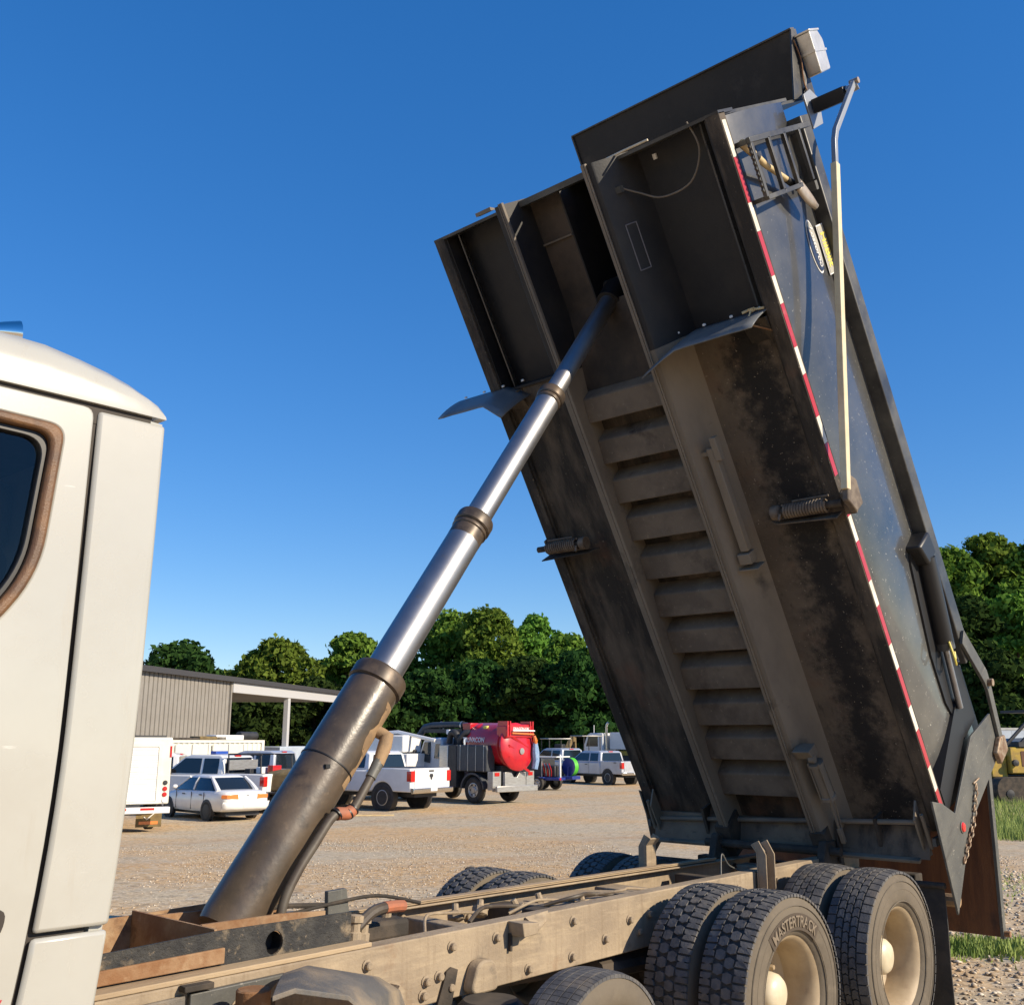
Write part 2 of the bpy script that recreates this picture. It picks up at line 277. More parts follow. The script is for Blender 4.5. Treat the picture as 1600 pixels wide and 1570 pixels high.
def ringpanel(outer, inner, c, f3, thick, extra=48):   # panel with a hole; f3(a, b, depth) -> 3D
    angs = sorted({round(math.atan2(p[1] - c[1], p[0] - c[0]), 5) for p in list(outer) + list(inner)} | {round(-math.pi + 2 * math.pi * k / extra, 5) for k in range(extra)})
    O = [rayhit(outer, c, (math.cos(a), math.sin(a))) for a in angs]; I = [rayhit(inner, c, (math.cos(a), math.sin(a))) for a in angs]
    mb = MB(); n = len(angs); vs = []
    for L_, d in ((O, 0), (I, 0), (I, thick), (O, thick)): vs += [f3(p[0], p[1], d) for p in L_]
    fs = []
    for q in range(4):
        for i in range(n):
            j = (i + 1) % n; a = q * n; b = ((q + 1) % 4) * n; fs.append((a + i, a + j, b + j, b + i))
    mb.add(vs, fs); return mb
def textmesh(name, body, size, font_shear=0., extrude=0., bold=0.):
    cu = bpy.data.curves.new(name, 'FONT'); cu.body = body; cu.size = size; cu.align_x = 'CENTER'; cu.align_y = 'CENTER'; cu.extrude = extrude; cu.shear = font_shear; cu.offset = bold
    cu.resolution_u = 3
    o = bpy.data.objects.new(name, cu); COL.objects.link(o); bpy.context.view_layer.update()
    me = bpy.data.meshes.new_from_object(o.evaluated_get(bpy.context.evaluated_depsgraph_get())); bpy.data.objects.remove(o); bpy.data.curves.remove(cu); me.name = name
    return me
def textobj(name, body, size, m, parent, M4, shear=0., extrude=.001, bold=0., fn=None):
    me = textmesh(name, body, size, shear, extrude, bold)
    for v in me.vertices:
        p = v.co
        v.co = fn(p) if fn else M4 @ p
    me.materials.clear(); me.materials.append(MT[m]); o = bpy.data.objects.new(name, me); COL.objects.link(o); o.parent = parent; return o
# ================================================================== dump truck
truck = thing('dump_truck', 'white cab dump truck with its black bed tipped up on a hoist cylinder', 'dump truck')
# ---------------- cab
YS = -1.22
def cabp(x, z, d=0.):           # near cab side: slight tumblehome + curvature
    return (x, YS + .012 * (z - 1.7) ** 2 + d, z)
def seamx(z): return -5.249 - (2.75 - z) * .012 - max(0, 1.9 - z) ** 2 * .09
def rearx(z): return -5.034 - max(0, 2.75 - z) * .018 - max(0, 2.1 - z) ** 2 * .045
win_o = roundpoly([(-5.338, 2.668), (-6.55, 2.70), (-6.60, 2.02), (-5.52, 2.035), (-5.372, 2.24)], [.05, .08, .1, .16, .22], 7)
win_i = roundpoly([(-5.372, 2.640), (-6.52, 2.67), (-6.57, 2.05), (-5.53, 2.072), (-5.405, 2.25)], [.05, .08, .1, .15, .2], 7)
win_g = roundpoly([(-5.388, 2.622), (-6.50, 2.65), (-6.55, 2.07), (-5.54, 2.088), (-5.420, 2.255)], [.06, .08, .1, .15, .2], 7)
WC = (-5.95, 2.35)
def cab_panel(poly, d0=0., t=.022):
    mb = MB(); n = len(poly)
    mb.add([cabp(x, z, d0) for x, z in poly] + [cabp(x, z, d0 + t) for x, z in poly], [tuple(range(n)), tuple(range(n, 2 * n))[::-1]] + [(i, (i + 1) % n, n + (i + 1) % n, n + i) for i in range(n)])
    return mb
zs = [1.06 + (2.742 - 1.06) * k / 14 for k in range(15)]
door_o = [(seamx(z) - .009, z) for z in zs] + [(-6.95, 2.742), (-7.0, 1.06)]
door_o = roundpoly(door_o[:14] + [(seamx(2.742) - .009, 2.742)] + door_o[15:], [0] * 14 + [.03, .05, .05], 4)
door = obj('door', ringpanel(door_o, win_o, WC, lambda a, b, d: cabp(a, b, d), .03), 'cab', truck, bev=.006)
obj('window_frame', ringpanel(win_o, win_i, WC, lambda a, b, d: cabp(a, b, d - .012), .05), 'winrub', door, bev=.01)
obj('window_seal', ringpanel(win_i, win_g, WC, lambda a, b, d: cabp(a, b, d + .012), .04), 'black', door, bev=.003)
g = MB(); n = len(win_g); g.add([cabp(x, z, .03) for x, z in win_g], [tuple(range(n))]); obj('window_pane', g, 'glass', door)
hp = roundpoly([(-5.363, 1.392), (-5.56, 1.40), (-5.57, 1.33), (-5.375, 1.322)], .03, 4)
obj('handle_recess', cab_panel(hp, -.004, .01), 'seam', door)
obj('handle_lever', cab_panel(roundpoly([(-5.385, 1.375), (-5.54, 1.38), (-5.54, 1.35), (-5.385, 1.345)], .012), -.016, .016), 'black', door, bev=.004)
lt = MB()
for k in range(3): lt.add([cabp(-5.352 - .012 * k, 1.178 - .028 * k, -.003), cabp(-5.44, 1.184 - .028 * k, -.003), cabp(-5.445, 1.172 - .028 * k, -.003), cabp(-5.358 - .012 * k, 1.166 - .028 * k, -.003)], [(0, 1, 2, 3)])
obj('door_marking', lt, 'red', door, smooth=0)
zq = [1.322 + (2.738 - 1.322) * k / 14 for k in range(15)]
quarter = cab_panel([(seamx(z) + .006, z) for z in zq] + [(rearx(z), z) for z in zq[::-1]])
obj('quarter_panel', quarter, 'cab', truck, bev=.012)
zl = [1.10 + (1.310 - 1.10) * k / 5 for k in range(6)]
obj('lower_quarter_panel', cab_panel([(seamx(z) + .006, z - .03 * (z < 1.12)) for z in zl] + [(rearx(z) - .0, z) for z in zl[::-1]]), 'cab', truck, bev=.012)
obj('seam_backing', MB().prism([(-6.98, 1.08), (-5.16, 1.12), (-5.09, 2.0), (-5.075, 2.75), (-5.3, 2.75), (-5.3, 2.0), (-5.5, 1.98), (-6.9, 1.98)], 1, -1.192, -1.17), 'seam', truck)
obj('cab_gap_seal', MB().prism([(-6.95, 2.70), (-5.075, 2.70), (-5.075, 2.80), (-6.95, 2.80)], 1, -1.194, -1.165), 'seam', truck)
# roof cap, lofted along x
def roofring(x, zt, ye, zb=2.757):
    pts = []
    for s in (-1, 1):
        arc = [(ye, zb), (ye, zb + .35 * (zt - zb)), (ye - .012, zb + .62 * (zt - zb)), (ye - .045, zb + .84 * (zt - zb)), (ye - .12, zb + .955 * (zt - zb)), (ye - .35, zt)]
        q = [(x, s * a, b) for a, b in arc]; pts += q if s < 0 else q[::-1]
    return pts
RF = [(-7.0, 2.86, 1.16), (-6.8, 2.92, 1.205), (-6.2, 2.94, 1.208), (-5.55, 2.938, 1.208), (-5.40, 2.934, 1.209), (-5.30, 2.915, 1.209), (-5.21, 2.893, 1.209), (-5.14, 2.868, 1.209), (-5.09, 2.844, 1.208), (-5.06, 2.822, 1.207), (-5.043, 2.800, 1.206), (-5.036, 2.780, 1.206), (-5.034, 2.758, 1.206)]
obj('roof_cap', MB().loft([roofring(*r) for r in RF]), 'cab', truck, smooth=50)
# rest of the shell: far side, back wall, floor, headliner, windscreen post, hood
def far(x, z, d=0.): q = cabp(x, z, d); return (q[0], -q[1], q[2])
fo = [(-5.06, 1.08), (-5.05, 2.74), (-6.95, 2.74), (-7.0, 1.08)]
fd = obj('far_door', ringpanel(fo, win_i, WC, lambda a, b, d: far(a, b, d), .04), 'cab', truck)
g = MB(); g.add([far(x, z, .03) for x, z in win_i], [tuple(range(len(win_i)))]); obj('window_pane', g, 'glass', fd)
bw = obj('back_wall', MB().loft([[(rearx(z) - .045, -1.196, z), (rearx(z) - .004, -1.190, z), (rearx(z) - .004, 1.19, z), (rearx(z) - .045, 1.196, z)] for z in [1.10 + 1.645 * k / 10 for k in range(11)]]), 'cab', truck)
obj('back_window', MB().prism(rrect(-.6, .6, 2.05, 2.6, .08), 0, -5.034, -5.03), MT['black'], bw)
obj('headliner', MB().box(-6.9, -5.08, -1.15, 1.15, 2.742, 2.75), 'interior', truck)
obj('cab_floor', MB().box(-7.0, -5.08, -1.16, 1.16, 1.08, 1.12), 'interior', truck)
obj('inner_trim', MB().box(-5.10, -5.078, -1.15, 1.15, 1.13, 2.74), 'interior', truck)
obj('grab_rail', MB().box(-6.8, -5.12, .9, 1.12, 2.56, 2.735), 'interior', truck, bev=.03)
obj('visor_shelf', MB().box(-5.42, -5.1, -.3, .9, 2.46, 2.7), 'interior', truck, bev=.04)
st = MB()
sc = [(-5.62, 1.55), (-5.50, 1.50), (-5.36, 1.95), (-5.30, 2.34), (-5.36, 2.40), (-5.44, 2.34), (-5.50, 1.98)]
obj('seat_back', MB().prism(roundpoly(sc, .05), 1, -.85, -.35), 'black', truck, bev=.05)
obj('seat_cushion', MB().box(-6.1, -5.45, -.85, -.35, 1.45, 1.62), 'black', truck, bev=.05)
ob = MB(); ob.tube([(-5.62, -.98, 1.98), (-5.55, -.985, 2.08), (-5.5, -.99, 2.13), (-5.47, -.99, 2.10)], [.06, .10, .075, .02], 10); obj('orange_seat_strap', ob, 'orange', truck)
hd = MB(); hd.loft([[(x, s * w_, z) for s, z in ((-1, .75), (-1, zt - .12), (-.86, zt), (.86, zt), (1, zt - .12), (1, .75))] for x, w_, zt in ((-7.0, 1.12, 1.95), (-7.6, 1.02, 1.88), (-8.3, .95, 1.72), (-8.6, .9, 1.5))])
obj('hood', hd, 'cab', truck, smooth=50)
ws = MB().add([(-7.0, -1.1, 1.97), (-7.0, 1.1, 1.97), (-6.82, 1.08, 2.72), (-6.82, -1.08, 2.72)], [(0, 1, 2, 3)]); obj('windscreen', ws, 'glass', truck)
hn = MB(); hn.tube([(-5.62, -.93, 2.945), (-5.50, -.945, 2.975), (-5.44, -.955, 2.985), (-5.40, -.96, 2.988)], [.014, .022, .036, .046], 14)
hn2 = obj('roof_horn', hn, 'chrome', truck); obj('horn_mount', MB().box(-5.53, -5.45, -.96, -.92, 2.91, 2.96), 'chrome', truck)

# ---------------- chassis
def nz(x): return .954 + .0125 * (x + 3.645)     # near rail rises slightly to the rear
def rail(x0, x1, y0, y1, ztop0, ztop1, depth):    # C channel, open towards the centre line
    s = 1 if y1 > y0 else -1; t = .012; out = []
    for x, zt in ((x0, ztop0), (x1, ztop1)):
        zb = zt - depth
        out.append([(x, y0, zb), (x, y0, zt), (x, y1, zt), (x, y1, zt - t), (x, y0 + s * t, zt - t), (x, y0 + s * t, zb + t), (x, y1, zb + t), (x, y1, zb)])
    return MB().loft(out)
railn = obj('frame_rail', rail(-7.9, 1.15, -.43, -.335, nz(-7.9), nz(1.15), .282), 'rail', truck, bev=.006)
railf = obj('frame_rail', rail(-7.9, 1.15, .43, .335, .944, .938, .275), 'rail', truck, bev=.006)
obj('rail_liner', MB().box(-4.9, .42, .342, .424, .9445, .957), 'railtop', railf, bev=.004)
obj('rail_liner_edge', MB().box(-4.9, .42, .336, .352, .9575, .963), 'railtop', railf)
m_ = MB(); m_.hexa([(-4.95, -.425, nz(-4.95) + .001), (-3.5, -.425, nz(-3.5) + .001), (-3.5, -.335, nz(-3.5) + .001), (-4.95, -.335, nz(-4.95) + .001)], [(-4.95, -.425, nz(-4.95) + .02), (-3.5, -.425, nz(-3.5) + .02), (-3.5, -.335, nz(-3.5) + .02), (-4.95, -.335, nz(-4.95) + .02)])
obj('rail_liner', m_, 'railtop', railn, bev=.004)
for i, (x, w_) in enumerate(((-3.35, .12), (-2.62, .1), (-1.95, .14), (-.95, .2), (-.1, .1), (.75, .16))):
    obj('cross_member', MB().box(x - w_ / 2, x + w_ / 2, -.33, .33, .72, .90), 'rail' if i % 2 else 'dark', truck, bev=.01)
obj('gusset_plate', MB().plate([(-2.05, .33, .885), (-1.25, .33, .889), (-.9, -.05, .885), (-1.4, -.33, .885), (-1.55, -.33, .885)], (0, 0, 1), .01), 'rail', truck)
obj('differential', MB().lathe([(.02, -.34), (.16, -.3), (.24, -.1), (.25, .1), (.16, .3), (.02, .34)], (-1.29, 0, .52), (1, 0, .15), 18), 'dark', truck)
obj('differential', MB().lathe([(.02, -.34), (.16, -.3), (.24, -.1), (.25, .1), (.16, .3), (.02, .34)], (.06, 0, .52), (1, 0, .15), 18), 'dark', truck)
for x in (.06, -1.29): obj('axle_tube', MB().tube([(x, -1.05, .515), (x, 1.05, .515)], .075, 14), 'dark', truck)
obj('drive_shaft', MB().tube([(-5.0, 0, .72), (-1.6, 0, .56), (-.25, 0, .56)], .05, 12), 'dark', truck)
obj('torque_arm', MB().tube([(-1.9, -.36, .62), (.55, -.36, .55)], .05, 8), 'dark', truck)
obj('leaf_spring', MB().box(-1.35, .1, -.54, -.46, .48, .60), 'dark', truck, bev=.02)
obj('leaf_spring', MB().box(-1.35, .1, .46, .54, .48, .60), 'dark', truck, bev=.02)
# bolts on the near web, one mesh shared
bm_ = MB().lathe([(.026, 0), (.026, .004), (.0265, .0045), (.017, .006), (.017, .022), (.012, .026)], (0, 0, 0), (0, -1, 0), 10)
b0 = None
BP = [(-3.53, .888), (-3.04, .899), (-2.748, .901), (-2.18, .909), (-1.917, .79), (-2.192, .74), (-2.522, .73), (-3.194, .775), (-3.117, .785), (-3.211, .72), (-3.36, .765), (-3.34, .715), (-1.70, .86), (-1.62, .79), (-1.52, .87), (-1.45, .80), (-4.26, .83), (-4.16, .845), (-.86, .905), (-.76, .907), (-.66, .908), (-.56, .91), (-3.05, .73), (-4.5, .80), (.35, .90), (-.1, .92)]
for x, z in BP:
    if b0 is None: b0 = obj('bolt', bm_, 'rail', railn); b0.location = (x, -.4305, z)
    else: share('bolt', b0, railn, (x, -.4305, z))
for x in (-2.6, -2.35, -2.1, -1.75, -1.68, -1.6, -2.9, -.9): share('bolt', b0, railf, (x, .417, .83 + .05 * math.sin(x * 9)))
# things bolted to the near web
br = MB().prism([(-2.67, .965), (-2.55, .955), (-2.56, .905), (-2.66, .90)], 1, -.53, -.432); obj('web_bracket', br, 'rail', truck, bev=.004)
obj('web_bracket', MB().plate([(-2.55, -.432, .962), (-2.38, -.432, .975), (-2.40, -.44, .93), (-2.55, -.52, .915)], (0, -.5, .85), .008), 'rail', truck)
obj('web_bracket', MB().prism(roundpoly([(-2.98, .69), (-2.79, .69), (-2.82, .83), (-2.93, .83)], .05), 1, -.50, -.432), 'rail', truck, bev=.01)
obj('web_strap', MB().plate(roundpoly3 if False else [(-3.16, -.434, .60), (-3.06, -.434, .60), (-3.01, -.434, .80), (-3.05, -.434, .815), (-3.08, -.434, .80)], (0, -1, 0), .01), 'dark', truck)
obj('web_strap', MB().plate([(-3.42, -.434, .70), (-3.36, -.434, .70), (-3.37, -.434, .78), (-3.40, -.434, .80), (-3.43, -.434, .76)], (0, -1, 0), .06), 'rail', truck)
obj('web_drip_post', MB().box(-2.668, -2.655, -.45, -.432, .83, .91), 'dark', truck)
obj('air_spring', MB().lathe([(.02, 0), (.12, .0), (.15, -.03), (.15, -.12), (.12, -.15), (.14, -.2), (.02, -.22)], (-2.98, -.62, .70), (0, 0, 1), 22), 'mudflap', truck)
# front rail side plates left of the fender
obj('side_plate', MB().prism([(-4.75, .90), (-4.38, .912), (-4.38, .66), (-4.75, .64)], 1, -.452, -.432), 'plastic', truck, bev=.006)
obj('side_plate', MB().prism([(-4.365, .915), (-3.95, .925), (-4.25, .72), (-4.365, .70)], 1, -.458, -.432), 'wing', truck, bev=.005)
obj('rail_clip', MB().box(-4.40, -4.28, -.475, -.432, .925, .947), 'dark', truck, bev=.004)
for x in (-4.27, -4.17): share('bolt', b0, railn, (x, -.4585, .845), None, (.9, .9, .9))
# upright body guides
def guide(x, y, z0, z1, s):
    mb = MB(); w_ = .058
    for a, yb in ((0, y), (1, y - s * .066)):
        pass
    for (xa, xb) in ((x - w_, x - w_ + .012), (x + w_ - .012, x + w_)):
        pass
    prof = [(y, z0), (y, z1 - .075), (y + s * .035, z1 - .03), (y + s * .02, z1), (y + s * .02 - s * .03, z1), (y - s * .055, z1 - .04), (y - s * .055, z0)]
    # folded channel: back plate and two side plates
    mb.prism([(y, z0), (y - s * .012, z0), (y - s * .012, z1 - .07), (y + s * .028, z1 - .022), (y + s * .038, z1 - .03), (y, z1 - .075)], 0, x - w_, x + w_)
    for xa, xb in ((x - w_, x - w_ + .01), (x + w_ - .01, x + w_)):
        mb.prism([(y - s * .0125, z0), (y - s * .07, z0), (y - s * .07, z1 - .085), (y - s * .02, z1), (y + s * .0275, z1 - .022), (y - s * .0125, z1 - .07)], 0, xa, xb)
    return mb
obj('body_guide', guide(-.30, -.445, .80, 1.185, 1), 'rail', truck, bev=.003)
obj('body_guide', guide(-.255, .445, .80, 1.165, -1), 'rail', truck, bev=.003)
# ---------------- hoist cradle
pl = MB()
pn = [(-4.95, .952), (-3.545, .968), (-3.545, 1.092), (-4.195, 1.092), (-4.95, 1.058)]
hole = [(-3.932 + .042 * math.cos(R(a)), 1.018 + .045 * math.sin(R(a))) for a in range(0, 360, 20)]
cr = obj('hoist_cradle', ringpanel(pn, hole, (-3.932, 1.018), lambda a, b, d: (a, -.335 + d, b), .012), 'tarblack', truck)
obj('cradle_hole_liner', MB().lathe([(.042, 0), (.042, .06), (.001, .061)], (-3.932, -.322, 1.018), (0, 1, 0), 18, cap=False), 'black', cr)
obj('cradle_angle', MB().prism([(-4.95, .965), (-4.165, .975), (-4.165, 1.032), (-4.95, 1.012)], 1, -.352, -.3365), 'rust', cr, bev=.004)
obj('cradle_side', MB().prism([(-4.95, .94), (-3.35, .94), (-3.5, 1.095), (-4.95, 1.06)], 1, .323, .335), 'rust', cr)
obj('cradle_cross_plate', MB().box(-4.200, -4.188, -.322, .322, .80, 1.098), 'rust', cr)
obj('cradle_cross_plate', MB().box(-3.56, -3.548, -.322, .322, .80, 1.0), 'rust', cr)
obj('trunnion_plate', MB().prism([(-4.18, .85), (-3.58, .85), (-3.58, 1.085), (-3.80, 1.098), (-4.18, 1.098)], 1, -.20, -.185), 'rust', cr)
obj('trunnion_plate', MB().prism([(-4.18, .85), (-3.58, .85), (-3.58, 1.075), (-4.18, 1.09)], 1, .185, .20), 'rust', cr)
obj('cradle_front_box', MB().box(-4.90, -4.60, -.322, .322, .80, .96), 'rust', cr)
obj('stop_tab', MB().prism([(-3.225, .96), (-3.09, .96), (-3.115, 1.092), (-3.23, 1.088)], 1, .24, .27), 'wing', truck, bev=.004)
obj('cradle_rod', MB().tube([(-3.65, .2, 1.05), (-3.5, .24, 1.05), (-3.2, .26, 1.02)], .012, 8), 'dark', cr)
# ---------------- telescopic hoist
C0 = Vector((-3.935, 0, 1.035)); C1 = Vector((-1.13, 0, 4.865)); CD = (C1 - C0).normalized()
def cpt(x): return (Vector((x, 0, 0)) - C0).x / CD.x      # distance along axis for a given x
d1, d2, d3, d4 = cpt(-3.145), cpt(-2.49), cpt(-1.822), (C1 - C0).length
hoist = obj('hoist_cylinder', MB().lathe([(.02, -.02), (.126, -.02), (.131, .02), (.131, d1 - .1), (.127, d1 - .06)], C0, CD, 48), 'cylpaint', truck)
def ringy(r, a, b): return MB().lathe([(r * .93, a), (r, a + .008), (r, b - .012), (r * .96, b), (r * .7, b + .002)], C0, CD, 48)
obj('gland_ring', ringy(.141, d1 - .075, d1 + .012), 'collar', hoist)
obj('hoist_stage', MB().lathe([(.095, d1 - .05), (.095, d2 - .06)], C0, CD, 48), 'rod', hoist)
obj('stage_band', MB().lathe([(.0955, d2 - .16), (.0965, d2 - .11), (.0965, d2 - .05)], C0, CD, 40, cap=False), 'collar', hoist)
obj('gland_ring', ringy(.108, d2 - .062, d2 + .012), 'collar', hoist); obj('gland_ring', ringy(.103, d2 - .095, d2 - .066), 'collar', hoist)
obj('hoist_stage', MB().lathe([(.075, d2 - .05), (.075, d3 - .04)], C0, CD, 44), 'rod', hoist)
obj('gland_ring', ringy(.087, d3 - .05, d3 + .014), 'collar', hoist); obj('gland_ring', ringy(.082, d3 - .085, d3 - .054), 'collar', hoist)
obj('hoist_stage', MB().lathe([(.0595, d3 - .05), (.0595, d4 - .15), (.075, d4 - .14), (.075, d4)], C0, CD, 40), 'rod', hoist)
obj('hoist_end_shade', MB().lathe([(.02, d4 - .16), (.085, d4 - .16), (.085, d4 + .02), (.02, d4 + .02)], C0, CD, 20), 'black', hoist)  # black sleeve added so the bright rod end sinks into the pocket's dark
obj('cable_tie', MB().lathe([(.1318, cpt(-3.46)), (.1345, cpt(-3.46) + .001), (.1345, cpt(-3.46) + .007), (.1318, cpt(-3.46) + .008)], C0, CD, 48, cap=False), 'black', hoist)
tk = C0 + CD * (cpt(-3.46) + .004) + Vector((-.08, -.112, 0)); obj('cable_tie_head', MB().box(tk.x - .012, tk.x + .012, tk.y - .01, tk.y + .006, tk.z - .006, tk.z + .012), 'black', hoist)
u_ = CD.orthogonal().normalized(); side_ = Vector((0, -1, 0)); side_ = (side_ - CD * side_.dot(CD)).normalized(); back_ = CD.cross(side_).normalized()
if back_.x < 0: back_ = -back_
rd_ = random.Random(4); pa = []; 
for k in range(25):
    q = k / 24; hh = cpt(-3.225) - q * .46; a0 = R(14 + 14 * q + rd_.uniform(-4, 4) + 8 * math.sin(q * 11)); a1 = R(100)
    pa.append([C0 + CD * hh + .1318 * (math.cos(a) * side_ + math.sin(a) * back_) for a in [a0 + (a1 - a0) * j / 8 for j in range(9)]])
obj('dust_patch', MB().loft(pa, cap=False, close=False), 'cyldust', hoist)
# port and hose
pp = C0 + CD * cpt(-3.30); sd = Vector((.50, -.55, -.37)).normalized()
e1 = pp + sd * .12; e2 = pp + sd * .178
port = obj('port_elbow', MB().tube([e1, pp + sd * .15, e2, e2 + Vector((-.02, -.01, -.045)), e2 + Vector((-.075, -.03, -.13))], [.030, .030, .034, .034, .027], 14), 'cyldust', hoist)
h0 = e2 + Vector((-.06, -.025, -.105))
hp_ = [h0, h0 + Vector((-.045, -.008, -.06)), h0 + Vector((-.10, -.014, -.135)), h0 + Vector((-.18, -.018, -.23)), (-3.53, -.165, 1.475), (-3.63, -.168, 1.36), (-3.71, -.17, 1.26), (-3.775, -.172, 1.15), (-3.80, -.174, 1.04), (-3.80, -.174, .9)]
def spline(pts, n=6):
    P = [Vector(p) for p in pts]; out = []
    for i in range(len(P) - 1):
        a, b, c, d = P[max(i - 1, 0)], P[i], P[i + 1], P[min(i + 2, len(P) - 1)]
        for k in range(n):
            t = k / n; out.append(.5 * ((2 * b) + (c - a) * t + (2 * a - 5 * b + 4 * c - d) * t * t + (3 * b - a - 3 * c + d) * t ** 3))
    return out + [P[-1]]
HS = spline(hp_)
obj('hose_fitting', MB().tube([HS[0], HS[3], HS[6], HS[8]], [.026, .028, .025, .026], 14), 'wing', port)
hose = obj('hydraulic_hose', MB().tube(HS[7:], .0215, 12), 'hoserub', hoist)
sl_ = HS[17:24]
obj('hose_sleeve', MB().tube(sl_, .029, 14), 'orangewrap', hose)
for k in (0, 2, 6): obj('sleeve_tie', MB().tube([sl_[k] - (sl_[1] - sl_[0]) * .2, sl_[k] + (sl_[1] - sl_[0]) * .2], .0315, 14), 'black', hose)
# hoses and valves between the rails
vb = spline([(-3.42, -.22, 1.0), (-3.30, -.2, 1.055), (-3.1, -.16, 1.05), (-2.95, -.1, 1.0), (-2.8, 0, .95)])
h2 = obj('valve_hose', MB().tube(vb[:12], .026, 10), 'hoserub', truck); obj('hose_sleeve', MB().tube(vb[8:13], .027, 10), 'orangewrap', h2)
for x, y, z in ((-3.43, -.22, 1.0), (-3.36, -.19, .985), (-3.02, .05, .97)): obj('valve_fitting', MB().lathe([(.02, -.06), (.034, -.06), (.034, -.02), (.026, -.015), (.026, .02), (.036, .024), (.036, .05), (.02, .055)], (x, y, z), (.1, 0, 1), 10), 'rail', truck)
obj('valve_block', MB().box(-3.3, -2.95, -.05, .2, .88, .97), 'dark', truck, bev=.02)
for k in range(5):
    x = -2.9 + .35 * k; pts = spline([(x, -.1 + .05 * k, .9), (x + .15, .05 - .04 * k, .945), (x + .35, .1 - .03 * k, .93), (x + .6, .15 - .06 * k, .9)])
    obj('air_line', MB().tube(pts, .008 + .003 * (k % 2), 8), 'hoserub' if k % 2 else 'rail', truck)
for k, (x, y) in enumerate(((-2.0, .1), (-1.75, .15), (-1.62, -.05), (-2.4, .2), (-2.2, .22))): obj('valve_fitting', MB().lathe([(.03, 0), (.045, .01), (.045, .05), (.02, .055), (.018, .09)], (x, y, .86), (.2 * k - .4, .3, 1), 9), 'rail', truck)
ex = spline([(-3.5, .25, 1.0), (-3.2, .24, 1.03), (-2.95, .2, 1.045), (-2.75, .1, 1.0)]); obj('air_line', MB().tube(ex, .009, 8), 'dark', truck)
wl = spline([(-.55, -.3, .98), (-.5, -.28, 1.10), (-.45, -.3, 1.03), (-.36, -.34, .99)]); obj('wiring_loop', MB().tube(wl, .005, 6), 'wing', truck)
# plastic fender in front of the lift axle, brake chamber
fd_ = [(-4.36, .985), (-4.27, .995), (-4.04, .935), (-3.96, .87), (-3.91, .70)]; ff = [(-4.0, .945), (-3.9, .955), (-3.54, .86), (-3.42, .79), (-3.34, .62)]
mbf = MB(); up = [(x, -.95, z) for x, z in fd_]; lo_ = [(x, -.52, z) for x, z in ff]
rings = [[Vector(up[i]).lerp(Vector(lo_[i]), t) + Vector((0, 0, .02 * math.sin(math.pi * t))) for t in (0, .25, .5, .75, 1)] for i in range(5)]
inner = [[p + Vector((0, 0, -.018)) for p in r_] for r_ in rings]
for i in range(5): rings[i] = rings[i] + inner[i][::-1]
fen = obj('step_fender', MB().loft(rings), 'plastic', truck, bev=.006, smooth=50)
obj('fender_boss', MB().lathe([(.11, 0), (.105, .012), (.09, .016), (.02, .017)], (-3.85, -.64, .907), (.22, -.06, 1), 26), 'plastic', fen)
obj('brake_chamber', MB().lathe([(.02, -.06), (.055, -.06), (.062, -.05), (.062, .055), (.055, .06), (.02, .06)], (-4.21, -.62, .875), (0, 0, 1), 22), 'rust', truck)
obj('chamber_bracket', MB().box(-4.15, -4.1, -.6, -.46, .6, .88), 'dark', truck)
obj('fuel_tank', MB().prism(rrect(-5.6, -4.55, .35, .86, .12), 1, -1.05, -.5), 'dark', truck)
